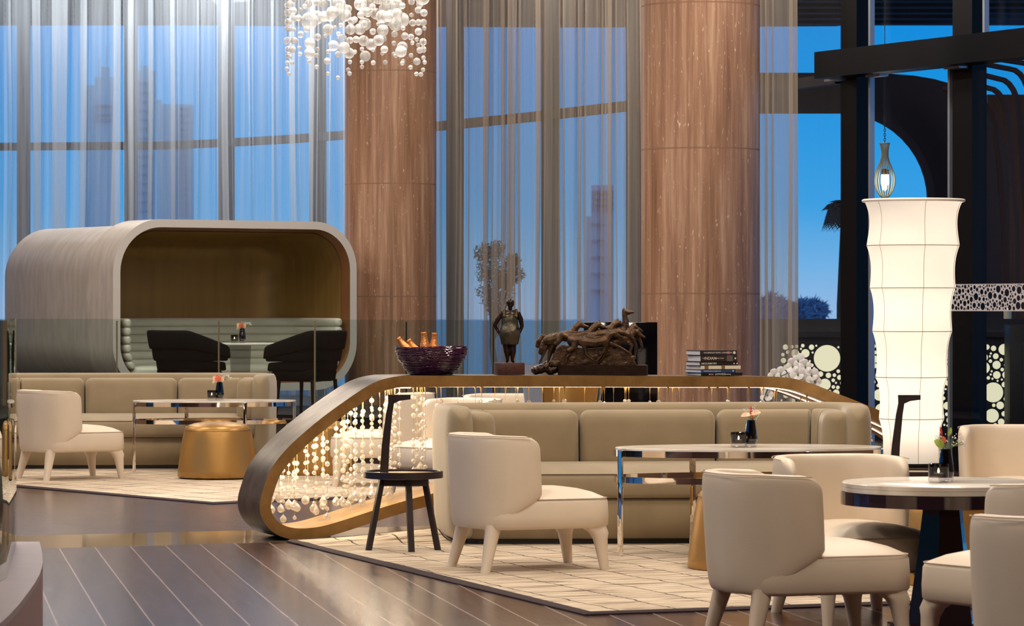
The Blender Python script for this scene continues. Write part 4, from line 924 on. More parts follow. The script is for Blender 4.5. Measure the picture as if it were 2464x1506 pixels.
mb.build('dress', 'bronze_dress', st, ang=70)
mb = MB(); mb.sph(wp(1229, 729, -.003), 9.8 * s_, 2, sc=(1.02, 1.08, 1)); cap_(mb, wp(1229, 736, -.024), wp(1228.5, 747, -.018), 2.6 * s_, 1.2 * s_); mb.build('hair', 'bronze_statue', st, ang=70)
# horses
h0 = ontop(1440, .25); s_ = h0.y / F
hs_ = thing('horse_sculpture', 'brown bronze sculpture of a galloping herd of horses on a rocky base', 'sculpture', h0)
def hp(px, py, y=0): return ((px - 1440) * s_, y * s_, (904.5 - py) * s_)
def hq(zx, zy, y=0): return hp(1260 + zx / 7.247, 720 + zy / 7.247, y)
MB().loft([[Vector((x + (.012 if 0 else 0), y, z)) for x, y in rrect(*[v * s_ for v in (-98, 118, -34, 34)], .02, 4)] for z in (0, .004, 21 * s_, 24 * s_)]).build('base', 'bronze_statue', hs_, ang=50, label='flat brown base slab')
mb = MB()
for p, r in (((1290, 893), 11), ((1300, 890), 12), ((1313, 886), 12), ((1325, 893), 12), ((1318, 878), 9), ((1335, 890), 11)): mb.sph(hp(*p), r * s_, 2, sc=(1.2, 1.9, 1))
for v in mb.v: v.z = max(0, v.z)
def flat(me):
    for v in me.vertices: v.co.z = max(v.co.z, .001)
    return me
link('rock', flat(remesh(mb, 'rock', .006, 5)), 'bronze_statue', hs_, 60, label='rounded rock at the left end')
mb = MB()
rock = [(1322, 882), (1335, 846), (1350, 832), (1380, 836), (1410, 842), (1450, 838), (1490, 842), (1515, 855), (1526, 868), (1534, 884)]
pol = [hp(*q) for q in rock]; n2 = len(pol)
mb.loft([[Vector((x, yy, z)) for x, _, z in pol] for yy in (-16 * s_, 22 * s_)])
rk = random.Random(3)
for k in range(26): mb.sph(hp(rk.uniform(1330, 1526), rk.uniform(850, 880), rk.uniform(-16, -8)), rk.uniform(7, 12) * s_, 1, sc=(1.6, .5, .9))
def chain(pts, rr):
    for a, b, r0, r1 in zip(pts, pts[1:], rr, rr[1:]): cap_(mb, a, b, r0 * s_, r1 * s_, 8)
def head(px, py, ang, y, sc_=1.0):   # poll position, muzzle direction angle (deg, 0 = right, negative = down)
    c, s = math.cos(R(ang)), math.sin(R(ang)); f = lambda a, b: hp(px + (a * c - b * s) * sc_, py - (a * s + b * c) * sc_, y)
    chain([f(0, 0), f(9, -1.5), f(17, -1), f(20, -1)], [6 * sc_, 5 * sc_, 3.4 * sc_, 3 * sc_]); chain([f(-2, 5), f(-3, 11)], [2.2, .7]); chain([f(3, -5), f(11, -5.5)], [3, 2])
def horse(body, neck, hd, y, legs=(), br=(13, 12, 12.5), tail=None):
    ps = [hp(*p, y) for p in body]; chain(ps, [r for r in br][:len(ps)] if len(ps) == 3 else [br[0]] * len(ps))
    nk = [hp(*p, y) for p in neck]; chain(nk, [10.5, 8, 6.2, 5.6][:len(nk)])
    mane = [hp(p[0] - 3, p[1] - 5, y) for p in neck[1:]]; chain(mane, [3.5] * len(mane))
    head(neck[-1][0], neck[-1][1], hd, y)
    for lg_ in legs:
        chain([hp(*p, y + lg_[1]) for p in lg_[0]], [6.5, 4, 3.1, 2.5, 3.4][:len(lg_[0])])
    if tail: chain([hp(*p, y) for p in tail], [5, 7, 7.5, 6, 2.5][:len(tail)])
horse([(1401, 823), (1430, 826), (1455, 822)], [(1458, 818), (1466, 806), (1478, 803)], -28, -26, legs=[([(1457, 832), (1452, 846), (1446, 858), (1434, 872)], -2), ([(1404, 832), (1408, 846), (1411, 856), (1430, 870)], -2), ([(1460, 832), (1456, 848), (1449, 862), (1441, 874)], 6)], tail=[(1392, 818), (1382, 822), (1380, 838), (1368, 845)])
horse([(1376, 822), (1400, 818), (1430, 812)], [(1440, 806), (1490, 800), (1512, 806)], -38, -14, legs=[([(1470, 828), (1492, 838), (1512, 850), (1518, 856)], -8), ([(1386, 830), (1380, 842), (1363, 862), (1361, 880)], -8)], tail=[(1365, 812), (1352, 808), (1346, 820), (1336, 830)])
horse([(1470, 830), (1490, 820), (1508, 815)], [(1515, 812), (1525, 800), (1534, 802)], -32, -6, legs=[([(1512, 826), (1520, 834), (1516, 846), (1518, 856)], -6), ([(1470, 846), (1484, 858), (1497, 870), (1500, 878)], -4)])
horse([(1500, 815), (1515, 806)], [(1518, 800), (1524, 790), (1528, 788)], -28, 4, legs=[([(1524, 820), (1531, 836), (1529, 850), (1527, 864)], 0), ([(1532, 812), (1541, 822), (1546, 838), (1541, 848)], 0)])
horse([(1482, 806), (1500, 800)], [(1504, 794), (1506, 776), (1503, 760), (1504, 752)], -2, 8)
horse([(1418, 808), (1448, 802), (1470, 796)], [(1470, 796), (1478, 784), (1488, 778)], -12, 12)
horse([(1362, 812), (1392, 812), (1414, 808)], [(1416, 806), (1428, 792), (1441, 783)], -24, 2)
horse([(1330, 816), (1350, 812), (1374, 808)], [(1378, 804), (1386, 790), (1397, 782)], -18, 10, legs=[([(1336, 830), (1330, 845), (1322, 862), (1318, 878)], -4)], tail=[(1322, 810), (1306, 812), (1298, 824), (1294, 834)])
horse([(1318, 822), (1340, 816)], [(1345, 814), (1350, 812)], -20, -6, legs=[([(1314, 836), (1309, 850), (1303, 864), (1298, 876)], 0), ([(1328, 834), (1322, 850), (1320, 864), (1317, 876)], 0)], tail=[(1316, 816), (1308, 826), (1304, 840), (1301, 850)])
link('herd', flat(remesh(mb, 'herd', .0032, 2, .35)), 'horse_bronze', hs_, 80)
# books
k0 = ontop(1686, .06); bz = k0.z; s_ = k0.y / F
books = [(7.5, 14, 100, 'bottom book of the stack, black spine reading JAPANESE cooking', 'b', [('JAPANESE', .36, 5.2, 1), ('cooking', .60, 4.2, 1), ('tim wood', .79, 2.4, 0)] if False else [('JAPANESE', .34, 5.6, 'w'), ('cooking', .57, 4.4, 'w')], (18, 16, 18)),
         (8.4, 14, 86, 'slim blue book second from the bottom, spine reading Contemporary Japanese', 'l', [('Contemporary Japanese', .07, 4.2, 'w')], (44, 74, 122)),
         (8.8, 13, 97, 'cream-spined book in the middle of the stack with two small pictures', 'w', [], (226, 216, 196)),
         (9.6, 9, 93, 'black book above the cream one, spine reading AROUND THE FIRE', 'k', [('AROUND', .03, 5.8, 'w'), ('THE', .26, 2.6, 'w'), ('FIRE', .32, 5.8, 'w')], (28, 24, 22)),
         (15.5, 12, 88, 'thick dark brown book second from the top, spine reading THE INDIAN', 'i', [('THE', .04, 2.8, 'w'), ('INDIAN', .10, 8, 'w'), ('COOKING COURSE', .36, 2.6, 'w')], (52, 38, 34)),
         (11.6, 10, 90, 'top book of the stack, dark spine reading THE BERKELEY BOWL COOKBOOK', 't', [('THE BERKELEY BOWL COOKBOOK', .09, 4.2, 'w')], (40, 38, 46))]
z = 0; wm = pm('spine_lettering', rgb(225, 220, 214), .6)
for i, (h, dx, ln, la, nm, tx, col) in enumerate(books):
    h *= s_; Ls = ln * s_ / math.cos(R(24)); Wd = .235 if i < 3 else .215
    shift = (dx - 12) * s_ * .6
    o = thing('book', la, 'book', (k0.x + cu_.x * shift, k0.y + cu_.y * shift, bz + z), R(22 + (-1, 2, 0, 1, -1, 1)[i]), 'cookbooks stacked on the console'); z += h
    cm = pm('cover_' + nm, rgb(*col), .35)
    MB().box((Ls / 2, Wd / 2, h - .0012), (Ls, Wd, .0024)).build('cover', cm, o); mb = MB(); mb.box((Ls / 2, Wd / 2, .0012), (Ls, Wd, .0024)); mb.build('cover', cm, o)
    sp = MB().box((Ls / 2, .0015, h / 2), (Ls, .003, h - .0004)).build('spine', cm, o)
    MB().box((Ls / 2 + .002, Wd / 2 + .002, h / 2), (Ls - .006, Wd - .006, h - .0046)).build('pages', 'paper', o)
    for body_, fx, szp, c_ in tx:
        me = textmesh(body_, szp * s_ * 1.15); q = link('lettering', me, wm, sp, label='spine title'); q.rotation_euler = (R(90), 0, 0); q.location = (fx * Ls, -.0006, h / 2)
    def dot(fx, rr, cc, nm2='spine_picture', sq=False, ww=None):
        mm = pm('dot', rgb(*cc), .5)
        if sq: MB().box((fx * Ls, -.0004, h / 2), (ww * s_, .0012, h * .92)).build(nm2, mm, sp)
        else:
            q = MB().lathe([(rr * s_, 0), (rr * s_, .0012)], 20).build(nm2, mm, sp); q.rotation_euler = (R(90), 0, 0); q.location = (fx * Ls, .0004, h / 2)
    if nm == 't': dot(.77, 4.6, (170, 40, 50)); dot(.93, 3.6, (220, 214, 200))
    if nm == 'i': dot(.80, 1, (90, 86, 84), sq=True, ww=16); dot(.815, 5.4, (206, 150, 70)); dot(.95, 2.2, (225, 220, 214))
    if nm == 'k': dot(.90, 1.8, (220, 214, 208)); dot(.98, 1.8, (220, 214, 208))
    if nm == 'w': dot(.14, 1, (120, 84, 56), sq=True, ww=10); dot(.56, 1, (120, 96, 60), sq=True, ww=9)
    if nm == 'l': dot(.92, 2, (220, 228, 240))
    if nm == 'b': dot(.24, 2.2, (206, 70, 60)); dot(.20, 1.6, (200, 200, 200)); dot(.28, 1.6, (150, 160, 150))
# orchid behind the console
oq = Vector((X(1925, 23.4), 23.4, 0)); orc = thing('orchid', 'white orchid spray rising behind the right slope of the console', 'plant', oq)
MB().lathe([(.10, 0), (.12, LF), (.15, .55), (.16, .6), (.14, .6), (.13, .5), (.001, .5)], 32).build('pot', 'white', orc)
def op(px, py, y=0): return Vector(((px - 1925) / F * 23.4, y, Z(py, 23.4)))
mb = MB(); mb.tube([(0, 0, .5), op(1915, 950), op(1918, 900), op(1912, 882), op(1890, 872)], [.006, .005, .004, .004, .003], 6); mb.tube([(0, 0, .5), op(1925, 960), op(1917, 915), op(1900, 895), op(1878, 906), op(1862, 908)], [.006, .005, .004, .003, .003, .002], 6); mb.tube([(-.02, .03, .5), op(1838, 960), op(1846, 938), op(1856, 925)], .004, 6); mb.build('stem', 'black_metal', orc)
rnd = random.Random(2)
for (px, py, y) in ((1906, 880, -.03), (1937, 882, -.02), (1918, 900, -.05), (1952, 902, -.02), (1934, 916, -.04), (1862, 906, 0), (1878, 901, .02), (1921, 868, .03), (1962, 918, .03), (1847, 950, .03)):
    c = op(px, py, y); mb = MB(); tw_ = rnd.uniform(-.6, .6)
    for k in range(5):
        a = 2 * math.pi * k / 5 + tw_; d = Vector((math.cos(a), -.25, math.sin(a))); sd = Vector((-math.sin(a), 0, math.cos(a))); L = .058 if k % 2 else .046
        mb.loft([[c + d * (L * f) + sd * wv_ * L, c + d * (L * f) + Vector((0, -.005, 0)), c + d * (L * f) - sd * wv_ * L, c + d * (L * f) + Vector((0, .004, 0))] for f, wv_ in ((.05, .08), (.35, .42), (.7, .5), (.92, .3), (1, .05))])
    fl = mb.build('flower', 'petal', orc, ang=80); MB().sph(c + Vector((0, -.012, -.003)), .008, 1).build('flower_centre', 'green', fl)
# ---- black display screen and gold-lined chair behind
sY = 27.2; sn = thing('display_screen', 'black display screen standing behind the horse sculpture in front of the right column', 'screen', (X(1493, sY), sY, 0))
MB().box((0, 0, (Z(775, sY) + .42) / 2), (177 * sY / F, .05, Z(775, sY) - .42), bev=.004).build('panel', 'black_gloss', sn); MB().box((0, .02, .22), (.08, .04, .44)).build('stand', 'black_metal', sn); MB().box((0, .02, .01), (.5, .3, .02)).build('foot', 'black_metal', sn)
gc = thing('gold_lined_chair', 'chair with gold inside and pale shell, partly hidden behind the horse sculpture', 'chair', (X(1345, 26.2), 26.2, 0), R(-60))
pa_ = Path(fillet([(.22, .30), (-.28, .30), (-.28, -.30), (.22, -.30)], .26, 12)); wf = lambda v: Vector((v.x * (.6 + .42 * v.z), v.y * (.6 + .42 * v.z), v.z))
pad(MB(), pa_, 0, pa_.L, -.015, 0, .38, 1.0, re=.05, rz=.2, e=.6, warp=wf, n=30, m=14).build('shell', 'grey_panel', gc, ang=70); pad(MB(), pa_, .02, pa_.L - .02, -.05, -.016, .40, .985, re=.05, rz=.2, e=.6, warp=wf, n=30, m=14).build('lining', 'gold_leather', gc, ang=70)
MB().lathe([(.20, .36), (.24, .40), (.24, .47), (.18, .50), (.001, .505)], 32).build('seat', 'gold_leather', gc); MB().lathe([(.24, 0), (.24, .012), (.03, .03), (.025, .37)], 32).build('swivel_base', 'chrome', gc)
# ---- vases and candle holders
def vase(label, loc, kind, rz=0, sc_=1.0, seed=1):
    t = thing('flower_vase', label, 'vase', loc, rz, 'small black vases of flowers'); t.scale = (sc_,) * 3
    MB().lathe([(.031, .018), (.037, .03), (.040, .05), (.034, .10), (.026, .155), (.026, .158), (.023, .158), (.023, .12), (.001, .11)], 40).build('vase_body', 'black_glass', t, ang=60)
    MB().lathe([(.028, 0), (.034, .003), (.038, .018), (.038, .03), (.03, .0175), (.001, .0175)], 40).build('vase_foot', 'glass_base', t, label='clear thick glass foot')
    rnd = random.Random(seed); fl = MB(); stm = MB()
    spots = {'a': [(.0, .0, .21, .035)] * 3 + [(.045, 0, .215, .018), (-.035, 0, .165, .012)], 'b': [(0, 0, .20, .03), (-.03, 0, .215, .015), (.02, 0, .22, .018), (.04, 0, .19, .012)], 'c': [(0, 0, .215, .04), (.05, 0, .205, .028), (.085, 0, .185, LF), (-.03, 0, .22, .02)]}
    if kind == 'a': spots['a'] = [(.01, 0, .21, .015), (.06, 0, .215, .015), (.09, 0, .20, .012), (.075, 0, .21, .012), (-.055, 0, .155, .008), (.035, 0, .205, .015)]
    for k in range(60):
        sx_, sy_, sz_, r_ = rnd.choice(spots[kind]); d = Vector((rnd.gauss(0, .6), rnd.gauss(0, .6), rnd.gauss(0, .6))) * r_; c = Vector((sx_, sy_, sz_)) + d
        fl.sph(c, rnd.uniform(.0024, .0042), 1); 
        if k % 3 == 0: stm.tube([(0, 0, .13), (c.x * .4, c.y * .4, .17), c], .0007, 4)
    fl.build('baby_breath', 'petal', t); stm.build('stem', 'green', t)
    def petal(c, d, up, L, wd, mat, nm='petal'):
        c = Vector(c); d = Vector(d).normalized(); sd = d.cross(Vector(up)).normalized(); n3 = sd.cross(d); rs = []
        for f, w_ in ((0, .15), (.15, .7), (.4, 1), (.7, .85), (.9, .4), (1, .03)):
            q = c + d * L * f + n3 * (.10 * L * math.sin(f * 3)); rs.append([q + sd * wd * w_ + n3 * .004 * w_, q + n3 * .0008, q - sd * wd * w_ + n3 * .004 * w_, q - n3 * .0008])
        MB().loft(rs).build(nm, mat, t, ang=80)
    if kind == 'a':
        petal((-.005, -.01, .165), (-.7, -.1, .55), (0, -1, .3), .065, .034, 'peach'); petal((.0, -.02, .168), (-.4, -.1, .75), (0, -1, .2), .052, .026, 'coral'); petal((.005, -.01, .165), (.55, -.2, .6), (0, -1, .2), .05, .028, 'peach'); petal((-.02, -.02, .19), (-.1, 0, 1), (0, -1, 0), .035, .010, 'red')
    if kind == 'b':
        petal((0, -.01, .19), (-1, -.1, -.18), (0, -.7, 1), .062, .022, 'peach'); petal((0, -.01, .19), (1, -.1, .22), (0, -.7, 1), .062, .022, 'peach'); petal((0, 0, .19), (.02, 0, 1), (0, -1, 0), .055, .006, 'red'); petal((.0, -.012, .192), (.3, 0, -.5), (0, -1, .3), .03, .005, 'coral')
    if kind == 'c':
        petal((-.01, -.01, .17), (-.9, -.2, .5), (0, -1, .5), .06, .026, 'lime'); petal((-.02, -.005, .22), (-.2, 0, 1), (0, -1, 0), .05, .006, 'red'); petal((.012, 0, .22), (.3, 0, 1), (0, -1, 0), .045, .010, 'lime'); petal((-.005, -.02, .19), (-.3, 0, .6), (0, -1, 0), .035, .010, 'coral')
    if kind == 'd':
        pass
    return t
def candle(label, loc, sc_=1.0, big=1.0):
    t = thing('candle_holder', label, 'candle holder', loc, 0, 'smoked glass tealight holders'); t.scale = (sc_ * big, sc_ * big, sc_)
    MB().lathe([(.036, .022), (.040, .026), (.040, .086), (.037, .087), (.037, .03), (.001, .028)], 40, cap=False).build('glass', 'glass_smoke', t, ang=50)
    MB().lathe([(.030, 0), (.038, .003), (.040, .010), (.040, .0255), (.001, .0255)], 40).build('thick_base', 'glass_base', t, label='clear thick base')
    c = MB().lathe([(.019, .029), (.019, .043), (.001, .042)], 24).build('tealight', 'candle_wax', t); MB().lathe([(.001, .043), (.0042, .049), (.0035, .057), (.0005, .066)], 10).build('flame', 'flame', c); return t
spots['b'] if False else None
def spotsd(): pass
tz_ = LF + .627
YA = 29.0; YB = 19.33; YC = 15.12; YD = 34.75
vase('black vase with a red and peach flower on the far oval table', (X(529, YA), YA - .03, tz_), 'a', seed=1); candle('tealight holder beside the vase on the far oval table', (X(510, YA - .05), YA - .07, tz_))
vase('black vase with a pale pink flower on the near oval table', (X(1806, YB), YB - .02, tz_), 'b', seed=2, sc_=.98); candle('tealight holder beside the vase on the near oval table', (X(1777, YB - .05), YB - .06, tz_), 1.0, 1.18)
vase('black vase with lime and white flowers on the round marble table', (X(2276, YC), YC, .657), 'c', seed=3, sc_=.93); candle('tealight holder beside the vase on the round marble table', (X(2257, YC - .08), YC - .10, .657), .98, 1.18)
# ================================================================== pod
pyaw = R(32.7); pd = thing('lounge_pod', 'silver rounded lounge pod with an olive-gold interior behind the glass balustrade', 'pod', (X(272, 35.0), 35.0, .35), pyaw)
# local frame: x along the opening, y into the pod, z up (0 = platform)
PW = 2.96; H0, H1 = .19, 2.03
def rr(x0, x1, z0, z1, r, seg=12):
    return [(x, z) for x, z in rrect(x0, x1, z0, z1, r, seg)]
def tube2(outl, y0, y1): return [[Vector((x, y, z)) for x, z in outl] for y in (y0, y1)]
so = rr(0, PW, H0, H1, [.52, .56, .5, .52]); si = rr(.085, PW - .085, H0 + .085, H1 - .085, [.44, .48, .42, .44]); sb = rr(.10, PW - .10, H0 + .04, H1 - .045, [.5, .54, .48, .5]); cx_, cz_ = PW / 2, (H0 + H1) / 2
def ringface(A, B, y): 
    rg = [[Vector((a[0], y, a[1])), Vector((b[0], y, b[1]))] for a, b in zip(A, B)]; rg.append(rg[0]); return MB().loft(rg, cap=False, closed=False)
mb = MB(); mb.loft(tube2(so, .0, .62), cap=False); o = mb.build('collar', 'pod_shell', pd, ang=60)
MB().loft([[Vector((cx_ + (x - cx_) * k, y, cz_ + (z - cz_) * k2)) for x, z in sb] for y, k, k2 in ((.60, 1, 1), (2.95, 1, 1), (3.05, .98, .97), (3.1, .93, .9), (3.11, .5, .5), (3.11, .02, .02))], cap=False).build('shell', 'pod_shell', pd, ang=60)
ringface(so, sb, .62).build('collar_back', 'pod_shell', pd)
ringface(so, si, 0).build('front_rim', 'pod_rim', pd)
s2 = rr(.135, PW - .135, H0 + .135, H1 - .125, [.40, .43, .38, .40])
rg = [[Vector((a[0], .0, a[1])), Vector((b[0], .14, b[1]))] for a, b in zip(si, s2)]; rg.append(rg[0]); MB().loft(rg, cap=False, closed=False).build('bronze_reveal', 'pod_bronze', pd, ang=60)
cx_, cz_ = PW / 2, (H0 + H1) / 2
ins = []
for y, k in ((.12, 1), (.5, 1.0), (.9, .985), (1.15, .95), (1.32, .88), (1.42, .78), (1.46, .6), (1.47, .3), (1.47, .0005)): ins.append([Vector((cx_ + (x - cx_) * k, y, cz_ + (z - cz_) * k)) for x, z in s2])
MB().loft(ins, cap=False).build('interior', 'pod_inner', pd, ang=70)
MB().box((PW / 2, 1.5, .10), (1.5, 1.9, .22), bev=.02).build('plinth', 'black_paint', pd)
# channel tufted bench inside
up = Path(fillet([(PW - .145, .03), (PW - .16, 1.28), (.16, 1.28), (.145, .03)], .34, 12))
mb = MB()
for k in range(6):
    z = .43 + .09 * k
    def wz(v, k=k):
        q = max(0, .62 - v.z) * .9; return Vector((cx_ + (v.x - cx_) * (1 - q * .25), v.y, v.z))
    pad(mb, up, 0, up.L, -.10, 0, z, z + .096, re=.05, rz=.03, e=.85, n=40, m=12, warp=wz)
mb.build('tufted_backrest', 'white_tuft', pd, ang=60)
mb = MB(); pad(mb, up, 0, up.L, -.55, -.08, .33, .47, re=.10, rz=.05, e=.5, n=40, m=14); mb.build('bench_seat', 'white_tuft', pd, ang=60)
# second silver pod shell is the long body; black tub chairs in front
def tub(label, loc, rz):
    t = thing('tub_chair', label, 'chair', loc, rz, 'black tiered tub chairs at the pod table')
    for k, (z0, z1, sc_) in enumerate(((.66, .86, 1.0), (.54, .68, .93), (.44, .56, .86), (.36, .46, .78))):
        pa2 = Path(fillet([(.36 - .02 * k, .34 * sc_), (-.33 * sc_, .34 * sc_), (-.33 * sc_, -.34 * sc_), (.36 - .02 * k, -.34 * sc_)], .24 * sc_, 10))
        def wr(v, z0=z0): return Vector((v.x - (v.z - .5) * .16, v.y * (.93 + .14 * (v.z - .4)), v.z))
        tf = (lambda d, L: .17 * max(0, 1 - min(d, L - d) / .52) ** 1.1) if k == 0 else (lambda d, L: .0)
        bf = lambda d, L: 0
        def wr0(v): 
            return wr(v)
        if k == 0: pad(MB(), pa2, 0, pa2.L, -.10, 0, z0 - .0, z1, re=.05, rz=.03, e=.4, n=36, m=16, warp=wr, topf=tf, botf=lambda d, L: -.10 * max(0, 1 - min(d, L - d) / .5)).build('backrest', 'black_fabric', t, ang=60)
        else: pad(MB(), pa2, 0, pa2.L, -.10, 0, z0, z1, re=.05, rz=.03, e=.4, n=36, m=16, warp=wr, topf=lambda d, L: .03 * max(0, 1 - min(d, L - d) / .5)).build('tier', 'black_fabric', t, ang=60)
    MB().loft(plan_rings(rrect(-.24, .30, -.26, .26, .10), [(.34, .04), (.36, .01), (.44, 0), (.47, LF), (.49, .08)])).build('seat', 'black_fabric', t, ang=60)
    for sx_, sy_ in ((1, 1), (1, -1), (-1, 1), (-1, -1)): MB().tube([(sx_ * .20, sy_ * .22, .36), (sx_ * .22, sy_ * .24, 0)], [.022, .014], 10).build('leg', 'black_metal', t)
    return t
tb = tub('black tiered tub chair left of the pod table, seen from behind', (X(462, 34.5) - .04, 34.35, .35), R(42))
dup(tb, (X(735, 33.9) + .01, 34.0, .35), R(152), 'black tiered tub chair right of the pod table, turned to the left', 'black tiered tub chairs at the pod table')
pt_ = thing('pod_table', 'round white table on a smoky clear drum in front of the pod bench', 'table', (X(592, 34.9), 34.9, .35))
MB().lathe([(.39, .70), (.40, .703), (.40, .716), (.39, .72)], 64).build('tabletop', 'white', pt_)
mb = MB(); mb.lathe([(.085, .0), (.115, .70)], 40, c=(-.06, 0, 0), cap=False); mb.build('drum', 'acrylic', pt_, ang=60)
vase('black vase with a coral lily in front of the pod bench', (X(583, YD), YD, .35 + .721), 'a', seed=6, sc_=.98); candle('tealight holder on the pod table', (X(565, YD), YD - .05, .35 + .721))
# ================================================================== tall fabric lamp
lY = 21.35; s_ = lY / F; lp = thing('fabric_lamp', 'tall glowing white fabric column lamp beside the console', 'lamp', (X(2195, lY), lY, 0)); zb0 = Z(1113, lY)
jn = [(482, 120), (591, 111.5), (693, 102.5), (797, 95.5), (907, 86), (1007, 78), (1113, 69)]
def lr(y):
    for (ya, ra), (yb, rb_) in zip(jn, jn[1:]):
        if ya <= y <= yb:
            f = (y - ya) / (yb - ya); amp = 11 if ya == 482 else 6.5; f2 = f ** (.8 if ya > 482 else .75); return ra + (rb_ - ra) * f - amp * math.sin(math.pi * f2)
    return jn[-1][1]
ys = [482 + (1113 - 482) * k / 90 for k in range(91)]
def lc(y): return -((y - 482) / 631) * 6 * s_ + 3 * s_
rings = [[Vector((lc(y) + lr(y) * s_ * math.cos(2 * math.pi * k / 72), lr(y) * s_ * math.sin(2 * math.pi * k / 72), Z(y, lY))) for k in range(72)] for y in ys[::-1]]
MB().loft(rings, cap=False).build('lamp_shade', 'shade', lp, ang=60)
sm = MB()
for y, r_ in jn[1:-1]: sm.tube([(lc(y) + (r_ + .3) * s_ * math.cos(a * math.pi / 30), (r_ + .3) * s_ * math.sin(a * math.pi / 30), Z(y, lY)) for a in range(60)], .0022, 5, closed=True)
for k in range(6):
    a = R(-82 + 60 * k); sm.tube([(lc(y) + (lr(y) + .4) * s_ * math.cos(a), (lr(y) + .4) * s_ * math.sin(a), Z(y, lY)) for y in ys], .0014, 4)
sm.build('seam', 'shade_dark', lp)
MB().tube([(lc(482) + 120.5 * s_ * math.cos(a * math.pi / 36), 120.5 * s_ * math.sin(a * math.pi / 36), Z(483, lY)) for a in range(72)], .010, 8, closed=True).build('top_hoop', 'white', lp)
MB().lathe([(.155, zb0 - .012), (.20, zb0 - .012), (.20, zb0), (.155, zb0)], 48).build('base_ring', 'black_metal', lp)
MB().box((0, 0, (zb0 - .012) / 2), (.34, .34, zb0 - .012), bev=.005).build('stand', 'wenge', lp)
for z, pw in ((zb0 + .25, 16), (1.0, 16), (1.45, 20), (1.85, 15)):
    l = bpy.data.lights.new('lamp_bulb', 'POINT'); l.energy = pw * .078; l.color = (1, .89, .76); l.shadow_soft_size = .06; o = bpy.data.objects.new('lamp_bulb', l); C.objects.link(o); o.location = (X(2193, lY), lY, z)
# ================================================================== bubble chandelier
cY = 25.0; s_ = cY / F; ch = thing('bubble_chandelier', 'cascade of white and clear glass bubbles hanging in front of the left stone column', 'chandelier', (X(856, cY), cY, 5.95))
rnd = random.Random(12)
xa = lambda px: (px - 856) * s_; za = lambda py: Z(py, cY) - 5.95
bub = [(884, 8, 18, 1), (951, 12, 19, 0), (745, 50, 21, 1), (763, 42, 17, 1), (828, 25, 16, 0), (831, 37, 15, 0), (800, 30, 15, 0), (815, 10, 17, 1), (868, 10, 16, 1), (930, 22, 19, 0), (920, 40, 16, 1), (905, 33, 14, 1), (967, 48, 18, 0), (952, 58, 17, 1), (790, 71, 14, 0), (843, 71, 13, 0), (878, 58, 16, 0), (866, 70, 14, 0), (921, 73, 14, 0), (875, 98, 13, 1), (893, 107, 14, 1), (911, 97, 13, 1), (823, 95, 13, 1), (802, 110, 13, 1), (828, 115, 14, 0), (840, 128, 13, 1), (745, 104, 13, 0), (745, 128, 13, 0), (879, 135, 13, 0), (968, 113, 13, 1), (965, 124, 14, 0), (697, 10, 9.5, 0), (692, 31, 9, 1), (706, 26, 8.5, 0), (693, 53, 9, 0), (708, 45, 8, 1), (718, 43, 8, 1), (724, 83, 8.5, 1), (691, 98, 9, 1), (708, 98, 9, 0), (694, 119, 9, 1), (703, 119, 9, 0), (742, 9, 9.5, 0), (764, 6, 9, 0), (764, 89, 8.5, 1), (787, 147, 8.5, 0), (813, 131, 8, 0), (842, 97, 8.5, 0), (871, 33, 8.5, 0), (949, 82, 8, 1), (950, 15, 8.5, 1), (974, 87, 9, 0), (989, 89, 8, 1), (993, 55, 8.5, 1), (1007, 54, 8, 0), (1019, 54, 8.5, 1), (1007, 76, 9, 0), (1020, 31, 9, 0), (1006, 24, 8.5, 1), (1010, 10, 9, 0), (990, 4, 8.5, 0), (968, 14, 8, 0), (1003, 148, 9, 0), (1018, 101, 9, 1), (1018, 119, 8.5, 0), (1010, 121, 8, 1), (925, 119, 9, 0), (922, 93, 8.5, 0), (857, 95, 8.5, 1), (738, 70, 8.5, 1), (897, 76, 8, 1)]
sm_ = [(723, 23, 5), (720, 115, 5.5), (722, 130, 5.5), (692, 134, 5.5), (697, 137, 5.5), (691, 151, 5.5), (703, 151, 5.5), (690, 165, 5.5), (695, 178, 5.5), (744, 148, 5.5), (762, 161, 5.5), (764, 118, 5.5), (762, 133, 5.5), (784, 86, 5.5), (789, 177, 5), (813, 187, 5.5), (842, 149, 5.5), (838, 168, 5.5), (841, 177, 5.5), (853, 49, 5.5), (854, 125, 5.5), (871, 118, 5.5), (871, 149, 5.5), (871, 161, 5.5), (898, 120, 5.5), (898, 151, 6), (920, 129, 5), (927, 150, 6), (910, 58, 5), (948, 104, 6), (948, 130, 6), (952, 134, 5.5), (970, 147, 5.5), (968, 152, 5.5), (970, 68, 5.5), (990, 36, 5.5), (992, 103, 5.5), (989, 133, 5.5), (988, 162, 5.5), (1003, 95, 5.5), (1006, 108, 5.5), (1019, 139, 5.5), (1022, 150, 5.5), (1018, 168, 5.5), (1002, 178, 5.5), (1013, 179, 6), (1021, 68, 5.5), (806, 66, 5.5), (820, 60, 5.5), (814, 81, 5.5), (790, 124, 5.5), (708, 72, 5.5), (697, 71, 5.5), (690, 68, 6), (733, 15, 6), (689, 13, 5.5), (707, 0, 6)]
for k in range(70):
    bub.append((rnd.uniform(690, 1022), rnd.uniform(-60, -6), rnd.choice((8, 9, 13, 15, 18)), rnd.random() < .4))
for k in range(26): bub.append((rnd.uniform(775, 960), rnd.uniform(-6, 60), rnd.choice((8, 9, 13)), rnd.random() < .4))
bub.sort(key=lambda q: -(q[2] if q[1] > -20 else q[2] - 8))
big_, small_ = bub[:96], bub[96:] + [(a, b, r, 0) for a, b, r in sm_]
wires = MB(); placed = []
def byy(r): return rnd.uniform(-.5, .5)
